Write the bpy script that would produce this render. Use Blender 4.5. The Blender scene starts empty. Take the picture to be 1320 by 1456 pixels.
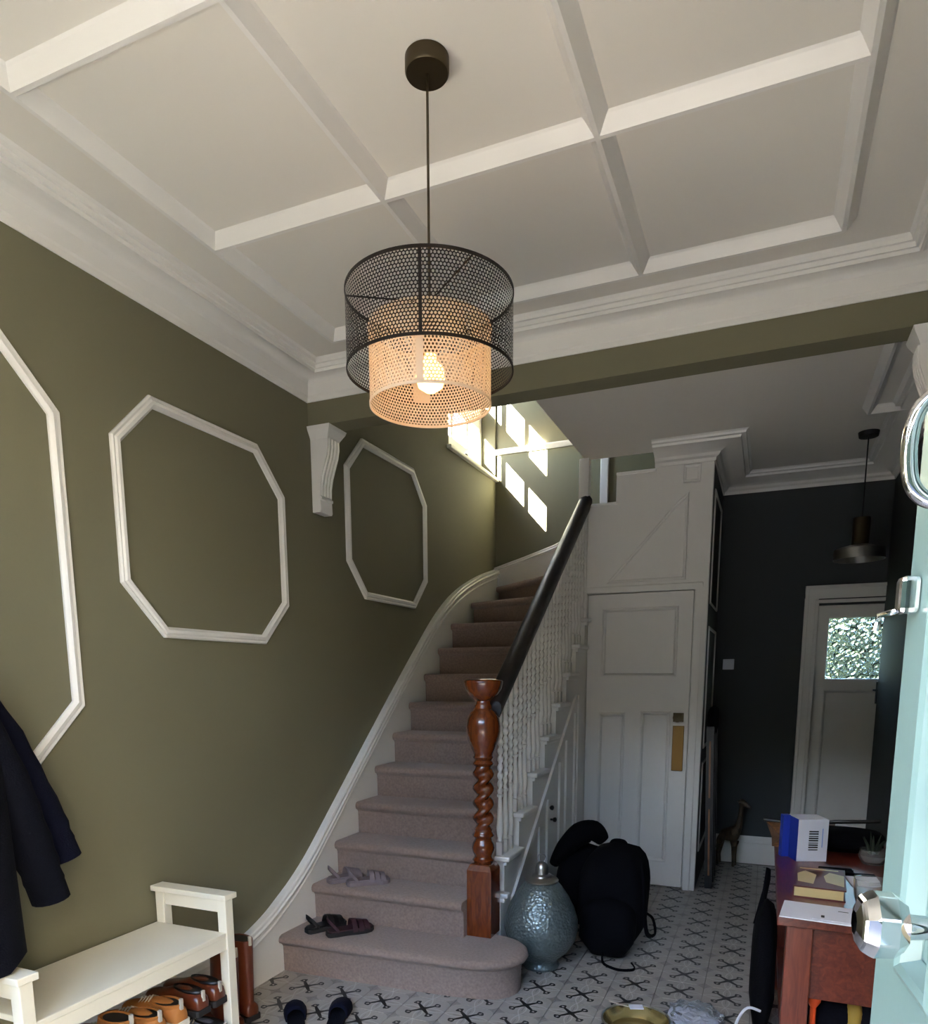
import bpy, bmesh, math, random
from mathutils import Vector, Matrix
random.seed(11)
S = bpy.context.scene
COL = S.collection
R = math.radians

# ------------------------------------------------------------------ camera
cam_d = bpy.data.cameras.new('camera')
cam = bpy.data.objects.new('camera', cam_d)
COL.objects.link(cam)
PITCH, YAW, ROLL = -0.15815, -0.39969, -0.004207
fw = Vector((math.sin(YAW) * math.cos(PITCH), math.cos(YAW) * math.cos(PITCH), math.sin(PITCH)))
rt = Vector((math.cos(YAW), -math.sin(YAW), 0))
up = rt.cross(fw)
rt2 = math.cos(ROLL) * rt + math.sin(ROLL) * up
up2 = -math.sin(ROLL) * rt + math.cos(ROLL) * up
cam.matrix_world = Matrix(((rt2.x, up2.x, -fw.x, 0), (rt2.y, up2.y, -fw.y, 0), (rt2.z, up2.z, -fw.z, 1.5), (0, 0, 0, 1)))
cam_d.sensor_fit = 'HORIZONTAL'
cam_d.sensor_width = 36
cam_d.lens = 36 * 1012.6 / 1320
cam_d.shift_y = (1126 - 728) / 1320
cam_d.clip_start = 0.02
S.camera = cam

# ------------------------------------------------------------------ sky, sun, exposure
SUN_DIR = Vector((0.636, 1.0, -0.70)).normalized()
w = bpy.data.worlds.new('sky')
S.world = w
w.use_nodes = True
wn = w.node_tree
wn.nodes.clear()
wo = wn.nodes.new('ShaderNodeOutputWorld')
wb = wn.nodes.new('ShaderNodeBackground')
sk = wn.nodes.new('ShaderNodeTexSky')
sk.sky_type = 'NISHITA'
sk.sun_disc = False
sk.sun_elevation = math.asin(-SUN_DIR.z)
sk.sun_rotation = math.atan2(-SUN_DIR.x, -SUN_DIR.y)
sk.air_density = 1.0
sk.dust_density = 0.8
sk.ozone_density = 2.0
wn.links.new(sk.outputs[0], wb.inputs[0])
wb.inputs[1].default_value = 1.6
wn.links.new(wb.outputs[0], wo.inputs[0])
sl = bpy.data.lights.new('sun', 'SUN')
sl.energy = 190.0
sl.angle = R(0.6)
sl.color = (1.0, 0.94, 0.86)
so = bpy.data.objects.new('sun', sl)
so.rotation_euler = SUN_DIR.to_track_quat('-Z', 'Y').to_euler()
so.location = (-6, -8, 9)
COL.objects.link(so)
S.view_settings.view_transform = 'Standard'
S.view_settings.look = 'None'
S.view_settings.gamma = 1.0
S.view_settings.use_curve_mapping = False
S.view_settings.exposure = 1.22

# ------------------------------------------------------------------ materials
def lin(c):
    return tuple((x / 255 / 12.92) if x / 255 <= 0.04045 else ((x / 255 + 0.055) / 1.055) ** 2.4 for x in c)

def mat(name, col, rough=0.5, metal=0.0, var=0.06, scale=6.0, bump=0.0, bscale=80.0, coat=0.0, spec=0.5, sheen=0.0):
    m = bpy.data.materials.new(name)
    m.use_nodes = True
    t = m.node_tree
    b = t.nodes['Principled BSDF']
    c = lin(col)
    tc = t.nodes.new('ShaderNodeTexCoord')
    nz = t.nodes.new('ShaderNodeTexNoise')
    nz.inputs['Scale'].default_value = scale
    nz.inputs['Detail'].default_value = 4
    t.links.new(tc.outputs['Object'], nz.inputs['Vector'])
    mx = t.nodes.new('ShaderNodeMix')
    mx.data_type = 'RGBA'
    mx.inputs[6].default_value = tuple(max(0, x * (1 - var)) for x in c) + (1,)
    mx.inputs[7].default_value = tuple(min(1, x * (1 + var)) for x in c) + (1,)
    t.links.new(nz.outputs['Fac'], mx.inputs[0])
    t.links.new(mx.outputs[2], b.inputs['Base Color'])
    b.inputs['Roughness'].default_value = rough
    b.inputs['Metallic'].default_value = metal
    b.inputs['Specular IOR Level'].default_value = spec
    b.inputs['Coat Weight'].default_value = coat
    b.inputs['Coat Roughness'].default_value = 0.12
    b.inputs['Sheen Weight'].default_value = sheen
    if bump:
        n2 = t.nodes.new('ShaderNodeTexNoise')
        n2.inputs['Scale'].default_value = bscale
        n2.inputs['Detail'].default_value = 3
        t.links.new(tc.outputs['Object'], n2.inputs['Vector'])
        bp = t.nodes.new('ShaderNodeBump')
        bp.inputs['Strength'].default_value = bump
        bp.inputs['Distance'].default_value = 0.004
        t.links.new(n2.outputs['Fac'], bp.inputs['Height'])
        t.links.new(bp.outputs[0], b.inputs['Normal'])
    return m

def wood(name, c1, c2, rough=0.3, scale=(6, 6, 0.6), coat=0.3):
    m = mat(name, c1, rough, coat=coat)
    t = m.node_tree
    b = t.nodes['Principled BSDF']
    tc = t.nodes.new('ShaderNodeTexCoord')
    mp = t.nodes.new('ShaderNodeMapping')
    mp.inputs['Scale'].default_value = scale
    nz = t.nodes.new('ShaderNodeTexNoise')
    nz.inputs['Scale'].default_value = 9
    nz.inputs['Detail'].default_value = 6
    nz.inputs['Distortion'].default_value = 1.2
    rp = t.nodes.new('ShaderNodeValToRGB')
    rp.color_ramp.elements[0].position = 0.3
    rp.color_ramp.elements[1].position = 0.7
    rp.color_ramp.elements[0].color = lin(c2) + (1,)
    rp.color_ramp.elements[1].color = lin(c1) + (1,)
    t.links.new(tc.outputs['Object'], mp.inputs[0])
    t.links.new(mp.outputs[0], nz.inputs['Vector'])
    t.links.new(nz.outputs['Fac'], rp.inputs[0])
    t.links.new(rp.outputs[0], b.inputs['Base Color'])
    return m

def emis(name, col, strength):
    m = bpy.data.materials.new(name)
    m.use_nodes = True
    t = m.node_tree
    t.nodes.clear()
    o = t.nodes.new('ShaderNodeOutputMaterial')
    e = t.nodes.new('ShaderNodeEmission')
    e.inputs[0].default_value = lin(col) + (1,)
    e.inputs[1].default_value = strength
    t.links.new(e.outputs[0], o.inputs[0])
    return m

def pane_glass(name, tint=(0.97, 0.99, 0.98), gloss=0.06):
    m = bpy.data.materials.new(name)
    m.use_nodes = True
    t = m.node_tree
    t.nodes.clear()
    o = t.nodes.new('ShaderNodeOutputMaterial')
    tr = t.nodes.new('ShaderNodeBsdfTransparent')
    tr.inputs[0].default_value = tint + (1,)
    g = t.nodes.new('ShaderNodeBsdfGlossy')
    g.inputs['Roughness'].default_value = 0.02
    x = t.nodes.new('ShaderNodeMixShader')
    x.inputs[0].default_value = gloss
    t.links.new(tr.outputs[0], x.inputs[1])
    t.links.new(g.outputs[0], x.inputs[2])
    t.links.new(x.outputs[0], o.inputs[0])
    return m

def hammered_glass(name, scale=30, dist=0.05):
    m = bpy.data.materials.new(name)
    m.use_nodes = True
    t = m.node_tree
    t.nodes.clear()
    o = t.nodes.new('ShaderNodeOutputMaterial')
    g = t.nodes.new('ShaderNodeBsdfGlass')
    g.inputs['Color'].default_value = (0.93, 0.97, 0.93, 1)
    g.inputs['Roughness'].default_value = 0.03
    tc = t.nodes.new('ShaderNodeTexCoord')
    v = t.nodes.new('ShaderNodeTexVoronoi')
    v.inputs['Scale'].default_value = scale
    t.links.new(tc.outputs['Object'], v.inputs['Vector'])
    bp = t.nodes.new('ShaderNodeBump')
    bp.inputs['Strength'].default_value = 0.9
    bp.inputs['Distance'].default_value = dist
    t.links.new(v.outputs['Distance'], bp.inputs['Height'])
    t.links.new(bp.outputs[0], g.inputs['Normal'])
    t.links.new(g.outputs[0], o.inputs[0])
    return m

def clear_glass(name, col=(0.95, 0.97, 0.97), rough=0.02):
    m = bpy.data.materials.new(name)
    m.use_nodes = True
    b = m.node_tree.nodes['Principled BSDF']
    b.inputs['Base Color'].default_value = col + (1,)
    b.inputs['Roughness'].default_value = rough
    b.inputs['Transmission Weight'].default_value = 0.92
    b.inputs['IOR'].default_value = 1.45
    return m

PITCH_T = 0.2135

def tile_material():
    m = mat('patterned_tile', (160, 153, 146), 0.42, var=0.08, scale=30)
    t = m.node_tree
    b = t.nodes['Principled BSDF']
    L = t.links
    def mth(op, a, c=None):
        n = t.nodes.new('ShaderNodeMath')
        n.operation = op
        for i, q in enumerate((a, c)):
            if q is None:
                continue
            if isinstance(q, (int, float)):
                n.inputs[i].default_value = q
            else:
                L.new(q, n.inputs[i])
        return n.outputs[0]
    tc = t.nodes.new('ShaderNodeTexCoord')
    sp = t.nodes.new('ShaderNodeSeparateXYZ')
    L.new(tc.outputs['Object'], sp.inputs[0])
    def cell(s):
        return mth('SUBTRACT', mth('FRACT', mth('ADD', mth('DIVIDE', s, PITCH_T), 100.5)), 0.5)
    X, Y = cell(sp.outputs[0]), cell(sp.outputs[1])
    u = mth('ABSOLUTE', mth('MULTIPLY', mth('ADD', X, Y), 0.7071))
    v = mth('ABSOLUTE', mth('MULTIPLY', mth('SUBTRACT', X, Y), 0.7071))
    a, c = mth('MAXIMUM', u, v), mth('MINIMUM', u, v)
    arm = mth('MULTIPLY', mth('LESS_THAN', c, mth('ADD', 0.052, mth('MULTIPLY', a, -0.09))), mth('LESS_THAN', a, 0.285))
    def dist(px, py):
        dx, dy = mth('SUBTRACT', a, px), mth('SUBTRACT', c, py)
        return mth('SQRT', mth('ADD', mth('MULTIPLY', dx, dx), mth('MULTIPLY', dy, dy)))
    ring = mth('LESS_THAN', mth('ABSOLUTE', mth('SUBTRACT', dist(0.335, 0.0), 0.052)), 0.02)
    dot = mth('LESS_THAN', dist(0.345, 0.055), 0.036)
    dark = mth('MAXIMUM', mth('MAXIMUM', arm, ring), dot)
    ax, ay = mth('ABSOLUTE', X), mth('ABSOLUTE', Y)
    mn, mxx = mth('MINIMUM', ax, ay), mth('MAXIMUM', ax, ay)
    pet = mth('MULTIPLY', mth('SINE', mth('MULTIPLY', mxx, 6.283)), 0.075)
    light = mth('LESS_THAN', mth('ABSOLUTE', mth('SUBTRACT', mn, pet)), 0.014)
    star = mth('LESS_THAN', mth('ADD', mth('POWER', mth('SUBTRACT', 0.5, ax), 0.6), mth('POWER', mth('SUBTRACT', 0.5, ay), 0.6)), 0.42)
    mid = mth('MULTIPLY', mth('LESS_THAN', mn, 0.012), mth('LESS_THAN', mxx, 0.3))
    base = b.inputs['Base Color'].links[0].from_socket
    def over(fac, bg, col, k):
        n = t.nodes.new('ShaderNodeMix')
        n.data_type = 'RGBA'
        L.new(mth('MULTIPLY', fac, k), n.inputs[0])
        L.new(bg, n.inputs[6])
        n.inputs[7].default_value = lin(col) + (1,)
        return n.outputs[2]
    o = over(light, base, (182, 177, 170), 0.8)
    o = over(star, o, (112, 108, 105), 0.55)
    o = over(mid, o, (105, 101, 99), 0.5)
    o = over(dark, o, (25, 25, 27), 1.0)
    L.new(o, b.inputs['Base Color'])
    return m

M = dict(
    olive=mat('olive_wall_paint', (115, 111, 87), 0.75, var=0.05, scale=2.5, bump=0.12, bscale=45),
    white=mat('white_gloss_paint', (226, 222, 216), 0.35, var=0.02, bump=0.03, bscale=25),
    ceil=mat('white_ceiling_paint', (222, 216, 206), 0.85, var=0.02, scale=2),
    carpet=mat('taupe_carpet', (150, 128, 117), 0.98, var=0.38, scale=75, bump=0.9, bscale=420, spec=0.1, sheen=0.2),
    tile=tile_material(),
    grout=mat('grey_grout', (120, 114, 108), 0.9),
    newel=wood('polished_chestnut_wood', (122, 56, 18), (84, 32, 9), 0.22, (5, 5, 1.0), 0.6),
    rail=wood('dark_stained_rail', (24, 13, 13), (12, 7, 8), 0.45, (5, 0.8, 0.8), 0.0),
    mahog=wood('mahogany_wood', (112, 50, 34), (78, 30, 22), 0.3, (5, 0.7, 5), 0.35),
    mahog_v=wood('mahogany_leg_wood', (126, 60, 40), (92, 38, 26), 0.3, (6, 6, 0.7), 0.35),
    bronze=mat('dark_bronze_metal', (84, 74, 56), 0.4, 0.85),
    shade=mat('black_bronze_mesh', (44, 38, 35), 0.5, 0.6),
    chrome=mat('polished_chrome', (225, 225, 228), 0.06, 1.0, var=0.01),
    steel=mat('brushed_steel', (170, 168, 165), 0.3, 1.0),
    brass=mat('aged_brass', (120, 92, 52), 0.35, 0.9),
    black=mat('black_paint', (16, 15, 16), 0.4),
    blackfab=mat('black_nylon_fabric', (6, 6, 11), 0.9, spec=0.12, bump=0.5, bscale=260, var=0.2, scale=20),
    navy=mat('navy_wool_cloth', (11, 13, 30), 0.95, bump=0.5, bscale=220, var=0.15, spec=0.15),
    navy2=mat('dark_indigo_cloth', (8, 9, 18), 0.95, bump=0.5, bscale=180, var=0.15, spec=0.15),
    teal=mat('pale_aqua_door_paint', (116, 142, 142), 0.3, var=0.02, bump=0.05, bscale=30, coat=0.2),
    cream=mat('cream_painted_wood', (233, 225, 205), 0.45, var=0.03, bump=0.05, bscale=25),
    tan=mat('tan_nubuck_leather', (176, 112, 52), 0.75, var=0.12, scale=20, bump=0.2, bscale=150),
    brown=mat('polished_brown_leather', (96, 44, 24), 0.3, var=0.15, scale=12, coat=0.3),
    grey=mat('grey_blue_knit', (92, 96, 112), 0.9, var=0.2, scale=40, bump=0.4, bscale=300),
    sole=mat('off_white_rubber', (205, 195, 178), 0.7, var=0.05),
    dsole=mat('dark_rubber', (28, 25, 25), 0.7),
    lace=mat('pale_cord', (190, 180, 165), 0.8),
    paper=mat('white_paper', (225, 225, 235), 0.8, var=0.01),
    blue=mat('royal_blue_card', (26, 52, 160), 0.5, var=0.03),
    charcoal=mat('charcoal_wall_paint', (56, 59, 60), 0.7, var=0.05, scale=2.5),
    panel_dark=mat('dark_side_panel', (58, 56, 50), 0.6),  # even dark tone for the cupboard side panelling
    giraffe=wood('dark_bronze_figure', (84, 64, 38), (26, 20, 15), 0.4, (6, 6, 3), 0.1),
    slat=wood('honey_wood_slat', (140, 96, 58), (100, 64, 40), 0.5, (6, 6, 0.8), 0.1),
    stone=mat('warm_paving_stone', (111, 107, 102), 0.9, var=0.08, scale=0.8),
    bounce_render=mat('pale_bounce_render', (142, 137, 130), 0.9),
    asphalt=mat('street_asphalt', (66, 67, 72), 0.95),
    grass=mat('garden_green', (60, 76, 40), 0.95, var=0.3, scale=2),
    hedge=mat('hedge_green', (36, 46, 32), 0.95, var=0.5, scale=6),
    pane=pane_glass('window_glass'),
    frost=hammered_glass('hammered_obscure_glass'),
    clear=clear_glass('clear_glass'),
    bulb=emis('warm_bulb_glow', (255, 180, 88), 8),
    orange=mat('orange_plastic', (235, 84, 30), 0.5),
    yellow=mat('mustard_fabric', (150, 124, 48), 0.7),
    wine=mat('wine_leather_lining', (52, 20, 30), 0.6),
    plastic=clear_glass('thin_clear_plastic', (0.8, 0.84, 0.9), 0.2),
    skyblue=mat('pale_blue_card', (110, 150, 215), 0.6),
    golden=mat('pale_gold_tin', (190, 176, 130), 0.18, 0.9),
    mauve=mat('grey_mauve_suede', (120, 106, 108), 0.85, var=0.15, scale=40),
    ink=mat('black_print', (30, 30, 34), 0.8),
    cover=mat('printed_cover_brown', (92, 40, 36), 0.4, var=0.2, scale=14),
    butter=mat('printed_cover_cream', (205, 184, 130), 0.4, var=0.1, scale=20),
)

# inner lamp shade: thin white card that lets light through
def translucent_mat():
    m = mat('white_translucent_shade', (235, 222, 204), 0.7, var=0.01)
    t = m.node_tree
    b = t.nodes['Principled BSDF']
    o = t.nodes['Material Output']
    tl = t.nodes.new('ShaderNodeBsdfTranslucent')
    tl.inputs[0].default_value = (0.92, 0.85, 0.72, 1)
    x = t.nodes.new('ShaderNodeMixShader')
    x.inputs[0].default_value = 0.45
    t.links.new(b.outputs[0], x.inputs[1])
    t.links.new(tl.outputs[0], x.inputs[2])
    t.links.new(x.outputs[0], o.inputs[0])
    return m
M['shade_in'] = translucent_mat()

# mercury glass for the lantern
def mercury():
    m = mat('teal_mercury_glass', (112, 122, 122), 0.3, 0.55, var=0.3, scale=30)
    t = m.node_tree
    b = t.nodes['Principled BSDF']
    tc = t.nodes.new('ShaderNodeTexCoord')
    v = t.nodes.new('ShaderNodeTexVoronoi')
    v.inputs['Scale'].default_value = 70
    t.links.new(tc.outputs['Object'], v.inputs['Vector'])
    bp = t.nodes.new('ShaderNodeBump')
    bp.inputs['Strength'].default_value = 0.6
    bp.inputs['Distance'].default_value = 0.006
    t.links.new(v.outputs['Distance'], bp.inputs['Height'])
    t.links.new(bp.outputs[0], b.inputs['Normal'])
    return m
M['mercury'] = mercury()

# ------------------------------------------------------------------ mesh helpers
class MB:
    def __init__(s):
        s.v, s.f = [], []
    def add(s, vs, fs):
        o = len(s.v)
        s.v += [tuple(p) for p in vs]
        s.f += [tuple(i + o for i in f) for f in fs]
        return s
    def box(s, x0, y0, z0, x1, y1, z1):
        return s.add([(x0, y0, z0), (x1, y0, z0), (x1, y1, z0), (x0, y1, z0), (x0, y0, z1), (x1, y0, z1), (x1, y1, z1), (x0, y1, z1)],
                     [(0, 3, 2, 1), (4, 5, 6, 7), (0, 1, 5, 4), (1, 2, 6, 5), (2, 3, 7, 6), (3, 0, 4, 7)])
    def loft(s, rings, cap0=True, cap1=True, closed=True, wrap=False):
        n = len(rings[0])
        vs = [p for r in rings for p in r]
        fs = []
        m = len(rings)
        for i in range(m if wrap else m - 1):
            j = (i + 1) % m
            for k in range(n if closed else n - 1):
                q = (k + 1) % n
                fs.append((i * n + k, i * n + q, j * n + q, j * n + k))
        if cap0 and not wrap:
            fs.append(tuple(range(n - 1, -1, -1)))
        if cap1 and not wrap:
            fs.append(tuple((m - 1) * n + k for k in range(n)))
        return s.add(vs, fs)
    def prism(s, poly, ax, a, b):
        def P(p, t):
            return (t, p[0], p[1]) if ax == 'x' else ((p[0], t, p[1]) if ax == 'y' else (p[0], p[1], t))
        return s.loft([[P(p, a) for p in poly], [P(p, b) for p in poly]])
    def lathe(s, prof, c=(0, 0, 0), n=28, cap=True):
        rings = [[(c[0] + r * math.cos(2 * math.pi * k / n), c[1] + r * math.sin(2 * math.pi * k / n), c[2] + z) for k in range(n)] for r, z in prof]
        return s.loft(rings, cap, cap)
    def tube(s, pts, r, n=10, cap=True, flat=1.0):
        pts = [Vector(p) for p in pts]
        rs = r if isinstance(r, (list, tuple)) else [r] * len(pts)
        rings = []
        prev = None
        for i, p in enumerate(pts):
            d = (pts[min(i + 1, len(pts) - 1)] - pts[max(i - 1, 0)]).normalized()
            if prev is None:
                a = d.orthogonal().normalized()
            else:
                a = (prev - d * prev.dot(d))
                a = a.normalized() if a.length > 1e-6 else d.orthogonal().normalized()
            prev = a
            b = d.cross(a)
            rings.append([p + rs[i] * (math.cos(2 * math.pi * k / n) * a + flat * math.sin(2 * math.pi * k / n) * b) for k in range(n)])
        return s.loft(rings, cap, cap)
    def bar(s, a, b, wx, wz, upv=(0, 0, 1)):
        a, b = Vector(a), Vector(b)
        d = (b - a).normalized()
        sd = d.cross(Vector(upv)).normalized()
        u = sd.cross(d)
        r = []
        for p in (a, b):
            r.append([p + sd * x * wx / 2 + u * z * wz / 2 for x, z in ((-1, -1), (1, -1), (1, 1), (-1, 1))])
        return s.loft(r)
    def build(s, name, material, parent=None, smooth=False, bevel=0.0, origin=None, angle=40):
        me = bpy.data.meshes.new(name)
        off = Vector((0, 0, 0))
        if origin is not None:
            off = Vector(origin)
        vs = [Vector(p) - off for p in s.v]
        me.from_pydata(vs, [], s.f)
        bm = bmesh.new()
        bm.from_mesh(me)
        bmesh.ops.remove_doubles(bm, verts=bm.verts, dist=1e-5)
        bmesh.ops.recalc_face_normals(bm, faces=bm.faces)
        bm.to_mesh(me)
        bm.free()
        if smooth:
            for p in me.polygons:
                p.use_smooth = True
            me.set_sharp_from_angle(angle=R(angle))
        me.materials.append(M[material] if isinstance(material, str) else material)
        o = bpy.data.objects.new(name, me)
        COL.objects.link(o)
        if parent is not None:
            o.parent = parent
            if origin is not None:
                o.location = off - wloc(parent)
        elif origin is not None:
            o.location = off
        if bevel:
            bv = o.modifiers.new('edge', 'BEVEL')
            bv.width = bevel
            bv.segments = 2
            bv.limit_method = 'ANGLE'
            bv.angle_limit = R(40)
        return o

def wloc(o):
    v = Vector(o.location)
    while o.parent:
        o = o.parent
        v = v + Vector(o.location)
    return v

def tag(o, label=None, cat=None, group=None, kind=None):
    if label: o['label'] = label
    if cat: o['category'] = cat
    if group: o['group'] = group
    if kind: o['kind'] = kind
    return o

def thing(name, label, cat, loc=(0, 0, 0), rz=0.0, group=None, kind=None):
    o = bpy.data.objects.new(name, None)
    o.empty_display_size = 0.05
    COL.objects.link(o)
    o.location = loc
    o.rotation_euler = (0, 0, rz)
    return tag(o, label, cat, group, kind)

def part(mb, name, material, parent, smooth=False, bevel=0.0, label=None, world=True, kind=None, angle=40):
    """world=True: geometry is in scene coordinates; the object's origin goes to the parent's base."""
    o = mb.build(name, material, parent, smooth, bevel, origin=wloc(parent) if world else None, angle=angle)
    if world:
        o.location = (0, 0, 0)
    return tag(o, label, None, None, kind)

def struct(mb, name, material, label, cat, **k):
    o = mb.build(name, material, **k)
    return tag(o, label, cat, None, 'structure')

def offset_poly(poly, d):
    """offset a closed 2D polygon inwards (counter-clockwise) by d with mitred corners"""
    n = len(poly)
    out = []
    for i in range(n):
        p0, p1, p2 = Vector(poly[i - 1]), Vector(poly[i]), Vector(poly[(i + 1) % n])
        e1, e2 = (p1 - p0).normalized(), (p2 - p1).normalized()
        n1, n2 = Vector((-e1.y, e1.x)), Vector((-e2.y, e2.x))
        b = (n1 + n2)
        b = b.normalized()
        c = max(0.3, b.dot(n1))
        out.append(tuple(p1 + b * d / c))
    return out

def frame_mould(mb, poly, prof, mapper):
    """moulding swept round a closed polygon: prof = [(inward offset, height)]"""
    rings = [[mapper(p, h) for p in offset_poly(poly, o)] for o, h in prof]
    return mb.loft(rings, False, False, True, True)

def sweep_open(mb, path, prof, side=1):
    """prof = [(offset to the right of the path, z)], path is an open 2D polyline"""
    rings = []
    n = len(path)
    for i in range(n):
        p = Vector(path[i])
        ns = []
        for a, b in ((i - 1, i), (i, i + 1)):
            if a >= 0 and b < n:
                e = (Vector(path[b]) - Vector(path[a])).normalized()
                ns.append(Vector((e.y, -e.x)) * side)
        bb = sum(ns, Vector((0, 0))).normalized()
        c = bb.dot(ns[0])
        rings.append([(p.x + bb.x * o / c, p.y + bb.y * o / c, z) for o, z in prof])
    return mb.loft(rings)

def cells(mb, u0, u1, z0, z1, holes, mk):
    us = sorted(set([u0, u1] + [h[i] for h in holes for i in (0, 1)]))
    zs = sorted(set([z0, z1] + [h[i] for h in holes for i in (2, 3)]))
    us = [u for u in us if u0 <= u <= u1]
    zs = [z for z in zs if z0 <= z <= z1]
    for a, b in zip(us, us[1:]):
        run = None
        for c, d in zip(zs, zs[1:]):
            um, zm = (a + b) / 2, (c + d) / 2
            if any(h[0] < um < h[1] and h[2] < zm < h[3] for h in holes):
                if run: mk(a, b, *run)
                run = None
            else:
                run = (run[0], d) if run else (c, d)
        if run: mk(a, b, *run)

def smooth_path(pts, n=6):
    P = [Vector(p) for p in pts]
    out = []
    for i in range(len(P) - 1):
        p0, p1, p2, p3 = P[max(i - 1, 0)], P[i], P[i + 1], P[min(i + 2, len(P) - 1)]
        for k in range(n):
            t = k / n
            out.append(0.5 * ((2 * p1) + (p2 - p0) * t + (2 * p0 - 5 * p1 + 4 * p2 - p3) * t * t + (3 * p1 - p0 - 3 * p2 + p3) * t ** 3))
    out.append(P[-1])
    return out

def lerp_list(v, n=6):
    out = []
    for a, b in zip(v, v[1:]):
        out += [a + (b - a) * k / n for k in range(n)]
    return out + [v[-1]]

def copy_tree(o, parent=None):
    c = o.copy()
    COL.objects.link(c)
    if parent is not None:
        c.parent = parent
    for ch in list(o.children):
        copy_tree(ch, c)
    return c

def arc(cx, cy, r, a0, a1, n):
    return [(cx + r * math.cos(R(a0 + (a1 - a0) * i / n)), cy + r * math.sin(R(a0 + (a1 - a0) * i / n))) for i in range(n + 1)]

XL, XR, XR2, YB, YF = -2.273, 0.56, 0.755, 6.12, 0.15
ZC, ZR = 3.02, 3.0

# ------------------------------------------------------------------ outside
struct(MB().box(-5, -2.8, -0.3, 4.2, YF - 0.25, -0.12), 'ground_front', 'stone', 'pale paving in front of the house, unseen, kept light to bounce daylight onto the ceiling', 'ground')  # near ground kept pale so it bounces daylight up to the ceiling
struct(MB().box(-16, -20, -0.3, 14, -2.8, -0.13), 'ground_street', 'asphalt', 'dark asphalt beyond the front paving, unseen, kept dark to send less light into the hall', 'ground')  # far ground kept dark so less light reaches the deep hall
struct(MB().box(4.2, -9, -0.12, 8, 3.0, 6.5), 'wall_bounce', 'bounce_render', 'pale wall added out of view to bounce sunlight onto the left hall wall', 'wall')  # added as a reflector, throws sun onto the front of the left wall
struct(MB().box(-16, YB + 0.2, -0.3, 14, 22, -0.12), 'ground_rear', 'grass', 'green garden behind the house', 'ground')
tree = thing('sun_blocker_tree', 'tree added out of view behind the viewer to keep sun off the entrance', 'tree', (-6.25, -8.2, -0.12))  # added sun blocker, shades the entrance but leaves the paving lit
tc_ = []
for i in range(13):
    t = i / 12
    k = max(0.05, (1 - abs(2 * t - 1) ** 4) ** 0.5)
    tc_.append([(-6.25 + 2.3 * k * (abs(math.cos(a)) ** 0.6) * (1 if math.cos(a) > 0 else -1) * (1 + 0.06 * math.sin(5 * a + 7 * t)),
                 -8.2 + 1.7 * k * (abs(math.sin(a)) ** 0.6) * (1 if math.sin(a) > 0 else -1) * (1 + 0.06 * math.sin(4 * a + 9 * t)), 5.45 + 3.9 * t) for a in [2 * math.pi * q / 26 for q in range(26)]])
part(MB().loft(tc_), 'crown', 'hedge', tree, smooth=True, angle=80)
part(MB().tube([(-6.25, -8.2, -0.12), (-6.2, -8.2, 2.5), (-6.25, -8.2, 5.8)], [0.28, 0.2, 0.16], 12), 'trunk', 'rail', tree, smooth=True)
tag(MB().box(-14, -12.5, -0.12, 12, -11.4, 1.2).box(-14, -12.4, 1.2, 12, -11.5, 6.3).build('sky_blocker_hedge', 'hedge', bevel=0.15), 'tall dark hedge added out of view behind the viewer to block the low sky', 'hedge', kind='stuff')  # added screen, hides the low sky from the deep end of the hall
hb = MB()
for k in range(12):
    hb.lathe([(0.05, 0), (0.7, 0.2), (0.75, 1.4), (0.55, 2.6 + 0.5 * (k % 3)), (0.05, 3.0 + 0.5 * (k % 3))], (-4.5 + k * 0.9, 11 + 0.6 * (k % 2), -0.12), 10)
tag(hb.build('hedge', 'hedge', smooth=True), 'dark green hedge added in the rear garden to break up the bright far pane', 'hedge', kind='stuff')  # added so the far door glass picks up dark patches

# ------------------------------------------------------------------ room shell
fl = struct(MB().box(-2.5, YF - 0.25, -0.12, 0.95, YB + 0.2, -0.006), 'floor', 'grout', 'floor of patterned cement tiles in the hall', 'floor')
TX0, TY0 = -0.095, 3.189
tm = MB()
h = PITCH_T / 2 - 0.0012
tm.loft([[(-h, -h, -0.006), (h, -h, -0.006), (h, h, -0.006), (-h, h, -0.006)],
         [(-h, -h, -0.0012), (h, -h, -0.0012), (h, h, -0.0012), (-h, h, -0.0012)],
         [(-h + .0012, -h + .0012, 0), (h - .0012, -h + .0012, 0), (h - .0012, h - .0012, 0), (-h + .0012, h - .0012, 0)]])
tile0 = None
rest = MB()
for j in range(-15, 15):
    for i in range(-11, 5):
        cx, cy = TX0 + i * PITCH_T, TY0 + j * PITCH_T
        if cx < XL - 0.09 or cx > XR2 + 0.08 or cy > YB - 0.02 or cy < YF + 0.05:
            continue
        if cx > XR + 0.08 and cy < 3.3:
            continue
        hidden = (cx < -1.35 and cy > 3.35) or (cx < -0.5 and cy > 5.3)
        if cy > 2.25 and not hidden:
            if tile0 is None:
                tile0 = tm.build('tile', 'tile', fl)
                t = tile0
            else:
                t = tile0.copy()
                COL.objects.link(t)
            t.location = (cx, cy, 0)
        elif not hidden:
            rest.add([(x + i * PITCH_T, y + j * PITCH_T, z) for x, y, z in tm.v], tm.f)
ro = rest.build('tile_field', 'tile', fl)
ro.location = (TX0, TY0, 0)
ro['kind'] = 'stuff'

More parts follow.
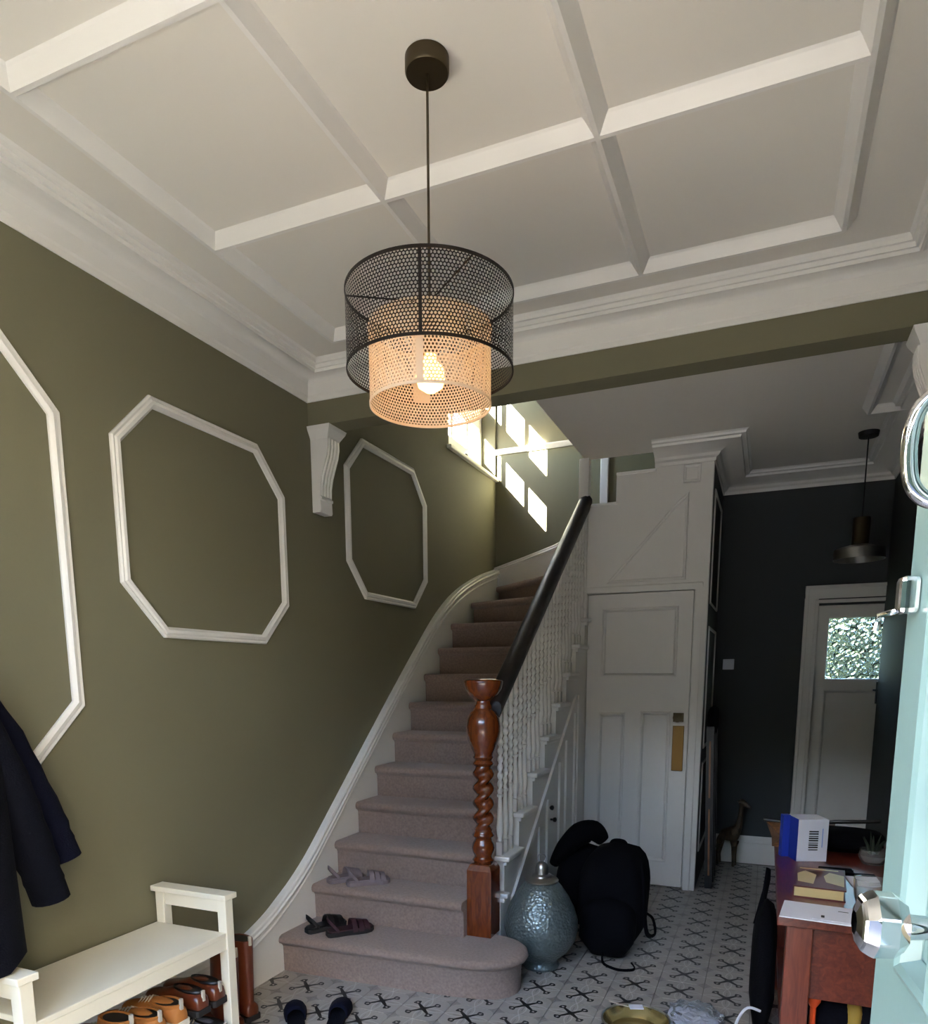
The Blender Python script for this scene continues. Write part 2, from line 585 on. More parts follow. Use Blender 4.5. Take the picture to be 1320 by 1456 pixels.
# walls
WIN = (5.117, 6.097, 3.2, 4.35)
mb = MB()
cells(mb, YF - 0.25, YB + 0.2, -0.1, 5.6, [WIN], lambda a, b, c, d: mb.box(-2.43, a, c, XL, b, d))
struct(mb, 'wall_left', 'olive', 'olive green wall along the staircase side', 'wall')
FD = (0.322, 1.05, -0.1, 2.03)
mb = MB()
cells(mb, -2.5, 1.1, -0.1, 5.6, [FD, (-0.46, 1.1, -0.1, 3.1)], lambda a, b, c, d: mb.box(a, YB, c, b, YB + 0.2, d))
struct(mb, 'wall_back', 'olive', 'dark olive end wall of the hall and stairwell', 'wall')
mb = MB()
cells(mb, -0.46, 1.1, -0.1, 3.1, [FD], lambda a, b, c, d: mb.box(a, YB, c, b, YB + 0.2, d))
struct(mb, 'wall_rear', 'charcoal', 'dark charcoal end wall of the rear hall', 'wall')
struct(MB().box(XR, YF - 0.25, -0.1, XR + 0.25, 3.45, 3.3), 'wall_right', 'olive', 'olive wall on the entrance door side', 'wall')
struct(MB().box(XR2, 3.45, -0.1, XR2 + 0.35, YB, 5.6), 'wall_right_rear', 'charcoal', 'dark charcoal wall beside the far white door', 'wall')
DO = (-0.66, 0.245, -0.1, 2.16)
mb = MB()
cells(mb, -2.5, XR + 0.25, -0.1, 3.3, [DO, (-2.15, -0.74, 0.35, 2.16), (-2.15, 0.245, 2.26, 2.86)], lambda a, b, c, d: mb.box(a, YF - 0.25, c, b, YF, d))
struct(mb, 'wall_front', 'olive', 'entrance wall behind the viewer', 'wall')
# header beam, upper storey shell
struct(MB().box(XL, 3.323, 2.79, XR2 + 0.2, 3.45, 5.6), 'wall_header', 'olive', 'olive header beam crossing the hall between the white corbels', 'beam')
struct(MB().box(-2.5, 3.45, 5.6, 1.1, YB + 0.2, 5.75), 'ceiling_upper', 'ceil', 'white ceiling over the stairwell', 'ceiling')

# ceilings
ce = struct(MB().box(-2.5, YF - 0.25, ZC, XR + 0.25, 3.33, ZC + 0.28), 'ceiling', 'ceil', 'white coffered ceiling of the entrance hall', 'ceiling')
BX = (-1.875, -1.20, -0.523, 0.150)
BY = (0.02 + YF + 0.3, 1.472 - 0.0, 2.212, 2.957)
hw, bw, dp = 0.039, 0.007, 0.042
def vprof(c, top):
    return [(c - hw, top), (c - hw + 0.008, top - 0.008), (c - bw, top - dp), (c + bw, top - dp), (c + hw - 0.008, top - 0.008), (c + hw, top)]
for x in BX:
    part(MB().prism(vprof(x, ZC + 0.002), 'y', BY[0], BY[-1] + (0.0)), 'ceiling_beam', 'white', ce)
for y in BY:
    m_ = MB()
    m_.prism(vprof(y, ZC + 0.0021), 'x', BX[0], BX[-1])
    part(m_, 'ceiling_beam', 'white', ce)
CORN = [(0, 2.905), (0.006, 2.905), (0.010, 2.925), (0.016, 2.932), (0.020, 2.955), (0.026, 2.985), (0.034, 2.993), (0.05, 2.999), (0.075, 3.0), (0.105, 2.997),
        (0.128, 2.987), (0.145, 2.973), (0.156, 2.971), (0.160, 2.983), (0.170, 2.983), (0.174, 2.998), (0.184, 2.999), (0.188, 3.012), (0.196, 3.02), (0, 3.021)]
mb = MB()
frame_mould(mb, [(XL, YF), (XR, YF), (XR, 3.323), (XL, 3.323)], CORN, lambda p, z: (p[0], p[1], z))
struct(mb, 'trim_1', 'white', 'deep white moulded cornice round the coffered ceiling', 'cornice', smooth=True, angle=25)
cr = struct(MB().box(-1.26, 3.45, ZR, XR2 + 0.3, 5.2, ZR + 0.2).box(-0.46, 5.2, ZR, XR2 + 0.3, YB, ZR + 0.2), 'ceiling_rear', 'ceil', 'plain white ceiling of the rear hall beyond the header beam', 'ceiling')
part(MB().prism(vprof(0.44, ZR + 0.002), 'y', 3.45, 4.86), 'ceiling_beam', 'white', cr)
part(MB().prism(vprof(4.86, ZR + 0.002), 'x', 0.44, XR2), 'ceiling_beam', 'white', cr)
CORN2 = [(0, 2.885), (0.008, 2.885), (0.012, 2.905), (0.03, 2.915), (0.04, 2.93), (0.075, 2.945), (0.13, 2.962), (0.16, 2.965), (0.165, 2.978), (0.19, 2.98), (0.195, 2.992), (0.21, ZR + 0.001), (0, ZR + 0.001)]
mb = MB()
sweep_open(mb, [(-0.775, 5.14), (-0.40, 5.14), (-0.40, YB), (XR2, YB), (XR2, 3.45)], CORN2)
struct(mb, 'trim_2', 'white', 'white cornice round the cupboard top and the dark rear hall', 'cornice', smooth=True, angle=25)

# octagonal wall mouldings
def octo(y0, y1, z0, z1, c=0.195):
    return [(y0 + c, z0), (y1 - c, z0), (y1, z0 + c), (y1, z1 - c), (y1 - c, z1), (y0 + c, z1), (y0, z1 - c), (y0, z0 + c)]
PM = [(0, 0), (0, 0.010), (0.006, 0.016), (0.014, 0.012), (0.020, 0.019), (0.032, 0.021), (0.038, 0.012), (0.044, 0.008), (0.044, 0)]
for k, (a, b, lab) in enumerate((((0.82, 1.85), (1.213, 2.59), 'tall white octagonal wall moulding nearest the coats, cut by the picture edge'),
                                 ((2.055, 3.083), (1.668, 2.585), 'white octagonal wall moulding above the shoe bench'),
                                 ((3.655, 4.708), (1.975, 2.886), 'white octagonal wall moulding beyond the corbel, above the stairs'))):
    mb = MB()
    frame_mould(mb, octo(a[0], a[1], b[0], b[1]), PM, lambda p, hh: (XL + hh, p[0], p[1]))
    struct(mb, 'trim_%d' % (3 + k), 'white', lab, 'moulding', smooth=True, angle=25)

# skirting
def skirt(mb, path, side=1, hgt=0.225):
    sweep_open(mb, path, [(0, 0), (0.024, 0), (0.024, hgt - 0.06), (0.018, hgt - 0.05), (0.02, hgt - 0.03), (0.010, hgt - 0.01), (0.008, hgt), (0, hgt)], side)
mb = MB(); skirt(mb, [(-0.40, YB), (0.226, YB)]); struct(mb, 'baseboard_back', 'white', 'white skirting board behind the giraffe figure', 'skirting')
mb = MB(); skirt(mb, [(XR2, YB), (XR2, 3.45)]); struct(mb, 'baseboard_right', 'white', 'white skirting board on the rear right wall', 'skirting')
mb = MB(); skirt(mb, [(XR, 3.45), (XR, YF)]); struct(mb, 'baseboard_entrance', 'white', 'white skirting board behind the mahogany table', 'skirting')
mb = MB(); skirt(mb, [(XL, YF), (XL, 2.52)], hgt=0.25); struct(mb, 'baseboard_left', 'white', 'white skirting board behind the shoe bench', 'skirting')

# stair window
wt = thing('window_1', 'white casement window over the stairs with sunlight falling through', 'window', (-2.42, 5.6, 3.2), kind='structure')
gx = -2.412
Yc = [5.117, 5.165, 5.445, 5.487, 5.767, 5.812, 6.05, 6.097]
Zc = [3.2, 3.37, 3.60, 3.82, 4.10, 4.35]
def wbox(y0, y1, z0, z1, name='frame', t=0.016):
    part(MB().box(gx - t, y0, z0, gx + t, y1, z1), name, 'white', wt, bevel=0.004)
wbox(Yc[0], Yc[1], 3.2, 4.35); wbox(Yc[6], Yc[7], 3.2, 4.35)
wbox(Yc[1], Yc[6], 3.2, 3.37); wbox(Yc[1], Yc[6], 4.10, 4.35); wbox(Yc[1], Yc[6], 3.60, 3.82, 'transom')
for a, b in ((2, 3), (4, 5)):
    for z0, z1 in ((3.37, 3.6), (3.82, 4.1)):
        wbox(Yc[a], Yc[b], z0, z1, 'mullion', 0.012)
for a, b in ((1, 2), (3, 4), (5, 6)):
    for z0, z1 in ((3.37, 3.6), (3.82, 4.1)):
        part(MB().box(gx - 0.002, Yc[a], z0, gx + 0.002, Yc[b], z1), 'pane', 'pane', wt)
part(MB().box(-2.395, 5.085, 3.175, XL + 0.035, 6.118, 3.2), 'sill', 'white', wt, bevel=0.006)

# picture rail and the narrow upright on the landing wall
mb = MB(); sweep_open(mb, [(XL, YB), (-1.26, YB)], [(0, 3.395), (0.012, 3.395), (0.03, 3.425), (0.03, 3.435), (0, 3.44)])
struct(mb, 'trim_6', 'white', 'white picture rail on the sunlit stairwell wall', 'picture rail')
struct(MB().box(-1.355, YB - 0.03, 2.68, -1.29, YB, 5.6), 'trim_7', 'white', 'narrow white upright seen through the stepped gap above the cupboard', 'upright', bevel=0.006)

# ------------------------------------------------------------------ cupboard partition with door under the stairs
mb = MB()
PY0, PY1 = 5.14, 5.20
outl = [(-1.222, 2.13), (-0.40, 2.13), (-0.40, ZR), (-0.775, ZR), (-0.775, 2.868), (-1.03, 2.868), (-1.03, 2.68), (-1.222, 2.68)]
mb.prism(outl, 'y', PY0, PY1)
mb.box(-0.487, PY0, 0, -0.40, PY1, 2.13)
mb.box(-1.222, PY0, 2.084, -0.487, PY1, 2.13)
mb.box(-1.235, PY0, 0, -1.214, PY1, 2.13)
pt = struct(mb, 'wall_partition', 'white', 'white panelled partition round the cupboard under the upper stairs', 'partition')
part(MB().box(-1.222, PY0 - 0.012, 2.672, -1.02, PY1, 2.69).box(-1.03, PY0 - 0.012, 2.86, -0.765, PY1, 2.878), 'tread_edge', 'white', pt, bevel=0.003)
def yface(p, hh): return (p[0], PY0 - hh, p[1])
BM = [(0, 0), (0, 0.006), (0.005, 0.010), (0.014, 0.008), (0.02, 0.003), (0.02, 0)]
part(frame_mould(MB(), [(-1.08, 2.15), (-0.548, 2.15), (-0.548, 2.71), (-0.62, 2.655)], BM, yface), 'moulding', 'white', pt)
part(frame_mould(MB(), [(-0.59, 2.765), (-0.478, 2.765), (-0.478, 2.88), (-0.59, 2.88)], BM, yface), 'moulding', 'white', pt)
# door casing
part(MB().box(-0.482, PY0 - 0.018, 0, -0.432, PY0, 2.086).box(-1.222, PY0 - 0.018, 2.086, -0.432, PY0, 2.128), 'casing', 'white', pt, bevel=0.006)
part(MB().box(-1.236, PY0 - 0.018, 0, -1.214, PY0, 2.086), 'casing', 'white', pt, bevel=0.005)
# dark side of the cupboard
sd = struct(MB().box(-0.46, PY1, 0, -0.40, YB, ZR), 'wall_cupboard', 'panel_dark', 'dark side panelling of the cupboard towards the rear hall', 'wall')
for z0, z1 in ((2.0, 2.75), (1.0, 1.85), (0.25, 0.9)):
    part(frame_mould(MB(), [(5.3, z0), (5.98, z0), (5.98, z1), (5.3, z1)], BM, lambda p, hh: (-0.40 + hh, p[0], p[1])), 'moulding', 'white', sd)

def panel_door(root, x0, x1, z0, z1, yf, th, panels, m, sign=-1, rec=0.012):
    """door slab whose face is at yf looking towards -y, with recessed panels and mouldings (geometry relative to the root)"""
    mb = MB()
    cells(mb, x0, x1, z0, z1, panels, lambda a, b, c, d: mb.box(a, yf, c, b, yf + th, d))
    mb.build('slab', m, root)
    for p in panels:
        MB().box(p[0], yf + rec, p[2], p[1], yf + th - rec, p[3]).build('panel', m, root)
        frame_mould(MB(), [(p[0], p[2]), (p[1], p[2]), (p[1], p[3]), (p[0], p[3])],
                    [(-0.004, 0), (-0.004, 0.005), (0.004, 0.008), (0.012, 0.004), (0.022, -rec + 0.002), (0.022, -rec - 0.001), (-0.004, -rec)],
                    lambda q, hh: (q[0], yf - hh, q[1])).build('moulding', m, root)

d2 = thing('door_1', 'white four-panel cupboard door with brass plate under the stairs', 'door', (-0.85, 5.15, 0.0), kind='structure')
panel_door(d2, -1.209 + .85, -0.492 + .85, 0.012, 2.078, 0.002, 0.036,
           [(-1.10 + .85, -0.588 + .85, 1.508, 1.978), (-1.112 + .85, -0.93 + .85, 0.2, 1.25), (-0.815 + .85, -0.612 + .85, 0.19, 1.262)], 'white')
MB().box(-0.592 + .85, -0.006, 0.852, -0.515 + .85, 0.003, 1.168).build('push_plate', 'brass', d2, bevel=0.003)
kb = MB().tube([(-0.558 + .85, 0.0, 1.226), (-0.558 + .85, -0.02, 1.226), (-0.558 + .85, -0.03, 1.226), (-0.558 + .85, -0.05, 1.226), (-0.558 + .85, -0.056, 1.226)], [0.03, 0.012, 0.03, 0.032, 0.012], 14)
kb.box(-0.592 + .85, -0.007, 1.195, -0.522 + .85, 0.003, 1.257)
kb.build('knob', 'bronze', d2, smooth=True)
# ------------------------------------------------------------------ far door with obscured glass
d3 = thing('door_2', 'white far door with a square of hammered obscure glass', 'door', (0.69, YB + 0.03, 0.0), kind='structure')
panel_door(d3, 0.318 - .69, 1.055 - .69, 0.0, 2.05, 0.0, 0.04, [(0.395 - .69, 0.985 - .69, 0.12, 1.40)], 'white')
# the glazed opening is cut as its own frame so that the pane really sees the garden
bpy.data.objects.remove([c for c in d3.children if c.name.startswith('slab')][0])
mb = MB()
cells(mb, 0.318 - .69, 1.055 - .69, 0.0, 2.05, [(0.395 - .69, 0.985 - .69, 0.12, 1.40), (0.392 - .69, 0.99 - .69, 1.475, 1.945)], lambda a, b, c, d: mb.box(a, 0.0, c, b, 0.04, d))
mb.build('slab', 'white', d3)
MB().box(0.392 - .69, 0.016, 1.475, 0.99 - .69, 0.024, 1.945).build('glass_pane', 'frost', d3)['label'] = 'hammered obscure glass pane'
frame_mould(MB(), [(0.392 - .69, 1.475), (0.99 - .69, 1.475), (0.99 - .69, 1.945), (0.392 - .69, 1.945)], [(-0.004, 0), (-0.004, 0.006), (0.008, 0.004), (0.012, -0.014), (-0.004, -0.014)], lambda q, hh: (q[0], -hh, q[1])).build('moulding', 'white', d3)
MB().box(0.745 - .69, -0.012, 1.30, 0.765 - .69, 0.0, 1.46).tube([(0.755 - .69, -0.01, 1.40), (0.755 - .69, -0.05, 1.40), (0.72 - .69, -0.055, 1.40)], 0.008, 8).build('handle', 'chrome', d3)
mb = MB()
mb.box(0.226, YB - 0.022, 0, 0.318, YB, 2.08).box(0.226, YB - 0.022, 2.08, 1.1, YB, 2.172)
mb.box(0.296, YB - 0.03, 0, 0.322, YB + 0.03, 2.062).box(0.296, YB - 0.03, 2.045, 1.1, YB + 0.03, 2.07)
mb.box(0.226, YB - 0.034, 0, 0.25, YB, 2.172).box(0.226, YB - 0.034, 2.15, 1.1, YB, 2.174)
struct(mb, 'trim_8', 'white', 'white moulded architrave round the far door', 'architrave', bevel=0.004)

# ------------------------------------------------------------------ staircase
st = thing('staircase', 'carpeted staircase with white balusters, dark handrail and turned wooden newel', 'staircase', (-1.75, 3.9, 0))
RISE = 0.19
Z0 = 0.01
YN = {i: 3.145 + 0.2385 * (i - 2) for i in range(2, 11)}
YN[11] = 5.29
def zt(i): return Z0 + RISE * i
for i in range(2, 11):
    y, z, yb = YN[i], zt(i), YN[i + 1] + 0.05
    prof = [(y + 0.032, z - RISE - 0.005), (y + 0.030, z - 0.062), (y + 0.022, z - 0.050), (y + 0.006, z - 0.042), (y, z - 0.028), (y + 0.001, z - 0.016), (y + 0.008, z - 0.005), (y + 0.022, z), (yb, z), (yb, z - RISE - 0.005)]
    part(MB().prism(prof, 'x', -2.242, -1.262 if i > 2 else -1.347), 'step', 'carpet', st, smooth=True, angle=50)
# rounded bottom step
o1 = [(-2.242, 2.843), (-2.0, 2.852), (-1.75, 2.862), (-1.5, 2.876), (-1.28, 2.893), (-1.15, 2.915), (-1.07, 2.95), (-1.015, 3.005), (-0.99, 3.075), (-0.992, 3.145), (-1.02, 3.21), (-1.075, 3.265), (-1.15, 3.30), (-1.22, 3.31), (-1.3, 3.33), (-2.242, 3.33)]
rg = []
for z, d in ((0.0, 0.036), (0.135, 0.034), (0.150, 0.022), (0.160, 0.005), (0.172, 0.0), (0.184, 0.002), (0.194, 0.010), (0.2, 0.026)):
    rg.append([(p[0], p[1], z) for p in offset_poly(o1, d)])
for r_ in rg:
    r_[0] = (-2.242,) + r_[0][1:]
part(MB().loft(rg), 'step', 'carpet', st, smooth=True, angle=60)
# winders
PV = (-1.262, 5.12)
def seg(p, q, t): return (p[0] + (q[0] - p[0]) * t, p[1] + (q[1] - p[1]) * t)
W11 = [(-2.242, 5.46), (-1.262, 5.055)]
W12 = [(-2.242, 6.045), (-1.262, 5.175)]
W13 = [(-1.72, 6.118), (-1.235, 5.205)]
W14 = [(-1.262, 6.118), (-1.222, 5.205)]
def winder(poly, z, nose=0.0):
    rg = [[(p[0], p[1], zz) for p in offset_poly(poly, d)] for zz, d in ((z - RISE - 0.005, 0.022), (z - 0.055, 0.022), (z - 0.04, 0.004), (z - 0.022, 0.0), (z - 0.006, 0.004), (z, 0.016))]
    part(MB().loft(rg), 'step', 'carpet', st, smooth=True, angle=50)
winder([W11[0], W11[1], (-1.262, 5.20), (-2.0, 6.118), (-2.242, 6.118)], zt(11))
winder([W12[0], W12[1], (-1.235, 5.205), (-1.5, 6.118), (-2.242, 6.118)], zt(12))
winder([W13[0], W13[1], (-1.2, 5.205), (-1.2, 6.118)], zt(13))
winder([W14[0], W14[1], (-1.0, 5.205), (-1.0, 6.118)], zt(14))
winder([(-1.03, 6.118), (-1.03, 5.205), (-0.76, 5.205), (-0.76, 6.118)], zt(15))
winder([(-0.775, 6.118), (-0.775, 5.205), (-0.5, 5.205), (-0.5, 6.118)], 3.03)
# wall string on the left wall, with moulded capping
SC = [(2.50, 0.25), (2.56, 0.262), (2.66, 0.288), (2.78, 0.332), (2.883, 0.385), (3.0, 0.45), (3.138, 0.545), (3.3, 0.68), (3.591, 0.93), (4.132, 1.39), (4.60, 1.775), (4.80, 1.93), (4.95, 2.03), (5.10, 2.115), (5.30, 2.205), (5.55, 2.295), (5.8, 2.37), (6.118, 2.45)]
SC = [(p.x, p.y) for p in smooth_path([(a, b, 0) for a, b in SC], 3)]
SL = [(2.50, 0.0), (2.9, 0.0)] + [(YN[i] + 0.12, zt(i) - 0.28) for i in range(2, 11)] + [(6.118, 2.0)]
mb = MB()
mb.prism(SC + SL[::-1], 'x', XL, -2.238)
part(mb, 'wall_string', 'white', st)
capp = [(0, -0.006), (0.050, -0.006), (0.053, 0.004), (0.046, 0.012), (0.046, 0.026), (0.040, 0.032), (0, 0.032)]
def cap_sweep(pts3, nrm):
    rings = []
    for i, p in enumerate(pts3):
        a, b = Vector(pts3[max(i - 1, 0)]), Vector(pts3[min(i + 1, len(pts3) - 1)])
        d = (b - a).normalized()
        u = Vector(nrm).cross(d)
        if u.z < 0: u = -u
        rings.append([Vector(p) + Vector(nrm) * o + u * (q - 0.03) for o, q in capp])
    return MB().loft(rings)
part(cap_sweep([(XL, y, z) for y, z in SC], (1, 0, 0)), 'string_capping', 'white', st, smooth=True, angle=25)
part(cap_sweep([(XL, y, z - 0.050) for y, z in SC], (0.84, 0, 0)), 'string_capping', 'white', st, smooth=True, angle=25)
SB = [(XL, 2.455), (-2.0, 2.53), (-1.726, 2.612), (-1.5, 2.72), (-1.26, 2.86)]
mb = MB()
mb.prism(SB + [(-1.26, 2.4), (-1.75, 2.2), (XL, 2.1)], 'y', YB - 0.035, YB)
part(mb, 'wall_string', 'white', st)
part(cap_sweep([(x, YB, z) for x, z in SB], (0, -1, 0)), 'string_capping', 'white', st, smooth=True, angle=25)
# outer string and spandrel
XS = -1.215
poly = [(3.36, 0.0), (5.14, 0.0), (5.14, zt(10) - 0.012)]
for i in range(10, 1, -1):
    y = YN[i] + 0.03
    poly += [(y, zt(i) - 0.012)]
    if i > 2: poly += [(y, zt(i - 1) - 0.012)]
poly += [(3.36, zt(2) - 0.012)] if poly[-1][0] > 3.36 else []
poly = [(max(p[0], 3.36), p[1]) for p in poly]
cl = []
for p in poly:
    if not cl or (abs(p[0] - cl[-1][0]) + abs(p[1] - cl[-1][1])) > 1e-4: cl.append(p)
sp = part(MB().prism(cl, 'x', -1.262, XS), 'spandrel', 'white', st)
for i in range(2, 11):
    y1 = (YN[i + 1] + 0.03) if i < 10 else 5.135
    y0 = max(YN[i] - 0.0, 3.36)
    part(MB().box(-1.262, y0, zt(i) - 0.022, -1.178, y1, zt(i) + 0.004), 'tread_end', 'white', st, bevel=0.008)
    part(MB().box(XS - 0.002, max(YN[i] + 0.012, 3.36), zt(i) - 0.045, XS + 0.02, y1 - 0.02, zt(i) - 0.02), 'tread_moulding', 'white', st, bevel=0.006)
# spandrel mouldings, cupboard doors
def strip(a, b, wd=0.022, t=0.012):
    part(MB().bar((XS + t / 2, a[0], a[1]), (XS + t / 2, b[0], b[1]), t, wd, (1, 0, 0) if False else (0.001, -(b[1] - a[1]), b[0] - a[0])), 'moulding', 'white', st)
strip((3.52, 0.30), (4.86, 1.37), 0.05, 0.016)
strip((3.60, 0.20), (3.60, 0.36)); strip((3.56, 0.12), (5.1, 0.12), 0.05)
for yy, zz in ((4.02, 0.66), (4.19, 0.80), (4.46, 1.0), (4.62, 1.13), (4.84, 1.30)):
    strip((yy, 0.14), (yy, zz - 0.04), 0.03, 0.014)
strip((4.92, 1.38), (4.92, 0.14), 0.03, 0.014)
for yy, zz in ((4.21, 0.706), (4.278, 0.618)):
    part(MB().tube([(XS, yy, zz), (XS + 0.016, yy, zz), (XS + 0.02, yy, zz), (XS + 0.034, yy, zz), (XS + 0.04, yy, zz)], [0.007, 0.007, 0.014, 0.016, 0.006], 10), 'cupboard_knob', 'black', st, smooth=True)

# newel
NX, NY = -1.28, 3.28
nw = MB()
q = 0.066
nw.loft([[(NX + sx * a, NY + sy * a, z) for sx, sy in ((-1, -1), (1, -1), (1, 1), (-1, 1))] for a, z in ((q, 0.2), (q, 0.545), (q - 0.012, 0.572), (q - 0.02, 0.576))])
np_ = part(nw, 'newel_base', 'newel', st, bevel=0.004, label='square chestnut newel base')
pr = [(0.046, 0.57), (0.05, 0.585), (0.056, 0.592), (0.05, 0.60), (0.044, 0.606), (0.046, 0.615), (0.055, 0.635), (0.058, 0.655), (0.054, 0.678), (0.044, 0.695), (0.043, 0.705), (0.052, 0.712), (0.056, 0.72), (0.05, 0.73), (0.044, 0.74), (0.046, 0.75)]
nt = part(MB().lathe(pr, (NX, NY, 0), 28), 'newel_turning', 'newel', st, smooth=True, angle=60)
def twist(cx, cy, z0, z1, r, off, pitch, n=14, steps=60, ph=0.0, e=0.035):
    """two-start rope twist"""
    rings = []
    for i in range(steps + 1):
        z = z0 + (z1 - z0) * i / steps
        a = ph + 2 * math.pi * (z - z0) / pitch
        f = max(0.0, min(1.0, (z - z0) / e, (z1 - z) / e))
        rings.append([(cx + (r + off * f * math.cos(2 * (t - a))) * math.cos(t), cy + (r + off * f * math.cos(2 * (t - a))) * math.sin(t), z) for t in [2 * math.pi * k / n for k in range(n)]])
    return MB().loft(rings)
part(twist(NX, NY, 0.748, 1.072, 0.043, 0.012, 0.150, 24, 90, 1.0), 'newel_twist', 'newel', st, smooth=True, angle=80, label='barley-twist newel shaft')
pr = [(0.042, 1.068), (0.05, 1.075), (0.055, 1.083), (0.049, 1.092), (0.043, 1.10), (0.05, 1.108), (0.053, 1.114), (0.047, 1.122), (0.05, 1.135), (0.062, 1.16), (0.076, 1.20), (0.084, 1.24), (0.085, 1.27), (0.079, 1.305), (0.064, 1.335), (0.048, 1.35),
      (0.042, 1.358), (0.045, 1.366), (0.038, 1.375), (0.036, 1.39), (0.05, 1.40), (0.074, 1.42), (0.090, 1.45), (0.095, 1.475), (0.096, 1.486), (0.09, 1.493), (0.05, 1.497), (0.0, 1.498)]
part(MB().lathe(pr, (NX, NY, 0), 32), 'newel_urn', 'newel', st, smooth=True, angle=60)
# handrail
RY0, RZ0, RY1, RZ1 = 3.31, 1.345, 5.15, 2.705
rsl = (RZ1 - RZ0) / (RY1 - RY0)
def zr(y): return RZ0 + (y - RY0) * rsl
RX = -1.245
rp = [(-0.030, -0.035), (0.030, -0.035), (0.036, -0.012), (0.042, 0.0), (0.040, 0.02), (0.026, 0.036), (0.0, 0.042), (-0.026, 0.036), (-0.040, 0.02), (-0.042, 0.0), (-0.036, -0.012)]
part(MB().loft([[(RX + a * 1.15, y, zr(y) + b * 1.25) for a, b in rp] for y in (RY0, 3.6, 4.2, 4.8, RY1)]), 'handrail', 'rail', st, smooth=True, angle=60)
# top post
part(MB().box(-1.292, 5.142, 1.9, -1.224, 5.205, ZR), 'top_post', 'white', st, bevel=0.004)
# balusters
def baluster(y, zb, zt_):
    H = zt_ - zb
    mb = MB()
    s_ = 0.0155
    cx = RX
    mb.box(cx - s_, y - s_, zb, cx + s_, y + s_, zb + 0.07)
    a, b = zb + 0.07, zb + 0.07 + (H - 0.07) * 0.34
    mb.lathe([(0.010, a - 0.002), (0.017, a + 0.008), (0.012, a + 0.02), (0.018, a + 0.05), (0.0205, a + 0.075), (0.017, a + 0.11), (0.011, b - 0.03), (0.010, b - 0.02), (0.017, b - 0.012), (0.017, b - 0.004), (0.011, b)], (cx, y, 0), 10)
    c = zb + H * 0.80
    tw = twist(cx, y, b - 0.002, c, 0.0118, 0.0042, 0.085, 10, 44, y * 9, 0.02)
    mb.add(tw.v, tw.f)
    mb.lathe([(0.011, c - 0.002), (0.017, c + 0.006), (0.017, c + 0.014), (0.011, c + 0.024), (0.013, c + 0.05)], (cx, y, 0), 10)
    s2 = 0.0125
    mb.box(cx - s2, y - s2, c + 0.04, cx + s2, y + s2, zt_)
    return part(mb, 'baluster', 'white', st, smooth=True, angle=50)
for i in range(2, 10):
    for k in range(3):
        y = YN[i] + 0.045 + k * 0.0795
        if y < 3.37: continue
        baluster(y, zt(i) + 0.003, zr(y) - 0.03)
baluster(YN[10] + 0.045, zt(10) + 0.003, zr(YN[10] + 0.045) - 0.03)

# ------------------------------------------------------------------ corbels
def corbel(label, sx):
    x0 = XL if sx > 0 else XR
    o = thing('corbel', label, 'corbel', (x0, 3.39, 2.37))
    prof = [(0, 2.37), (0.048, 2.37), (0.052, 2.38), (0.05, 2.43), (0.058, 2.435), (0.058, 2.445), (0.05, 2.45), (0.052, 2.50), (0.062, 2.55), (0.08, 2.60), (0.098, 2.65), (0.106, 2.69), (0.106, 2.735), (0, 2.735)]
    part(MB().prism([(x0 + sx * a, z) for a, z in prof], 'y', 3.338, 3.448), 'scroll', 'white', o, smooth=True, angle=30)
    for k in range(4):
        y = 3.352 + k * 0.0275
        part(MB().tube([(x0 + sx * (a + 0.001), y, z) for a, z in ((0.05, 2.455), (0.052, 2.50), (0.062, 2.55), (0.08, 2.60), (0.098, 2.65), (0.106, 2.69), (0.106, 2.73))], 0.007, 6), 'reed', 'white', o, smooth=True)
    cap = [(0.106, 2.73), (0.112, 2.74), (0.135, 2.775), (0.15, 2.79), (0, 2.79), (0, 2.73)]
    mb = MB()
    rings = []
    for e, z in ((0.0, 2.73), (0.004, 2.74), (0.024, 2.772), (0.03, 2.789)):
        rings.append([(x0, 3.338 - e, z), (x0 + sx * (0.106 + e), 3.338 - e, z), (x0 + sx * (0.106 + e), 3.448 + e, z), (x0, 3.448 + e, z)])
    part(mb.loft(rings), 'capital', 'white', o)
corbel('white fluted corbel on the green wall under the left end of the header beam', 1)
corbel('white corbel at the far end of the header beam, half hidden by the door knocker', -1)

# ------------------------------------------------------------------ pendant lamp in the entrance
LX, LY = -0.868, 1.838
def hexmesh(r, z0, z1, n, hole):
    mb = MB()
    wd = 2 * math.pi * r / n
    rh = wd * 0.8660
    rows = int((z1 - z0) / rh)
    rh = (z1 - z0) / rows
    cr_ = wd / math.sqrt(3)
    for j in range(rows):
        zc = z0 + (j + 0.5) * rh
        for i in range(n):
            ac = (i + (0.5 if j % 2 else 0.0)) * 2 * math.pi / n
            vs = []
            for sc in (1.0, hole):
                for k in range(6):
                    t = R(60 * k + 30)
                    aa = ac + sc * cr_ * math.cos(t) / r
                    zz = min(max(zc + sc * cr_ * math.sin(t) * rh / (wd * 0.866), z0), z1)
                    vs.append((LX + r * math.cos(aa), LY + r * math.sin(aa), zz))
            mb.add(vs, [(k, (k + 1) % 6, 6 + (k + 1) % 6, 6 + k) for k in range(6)])
    return mb
def ring_at(r, z, t, hgt):
    return MB().loft([[(LX + rr * math.cos(2 * math.pi * k / 72), LY + rr * math.sin(2 * math.pi * k / 72), zz) for k in range(72)] for rr, zz in ((r - t, z), (r + t, z), (r + t, z + hgt), (r - t, z + hgt))], wrap=True)
lp = thing('pendant_lamp', 'pendant lamp with a dark perforated drum over a glowing white drum', 'pendant lamp', (LX, LY, ZC))
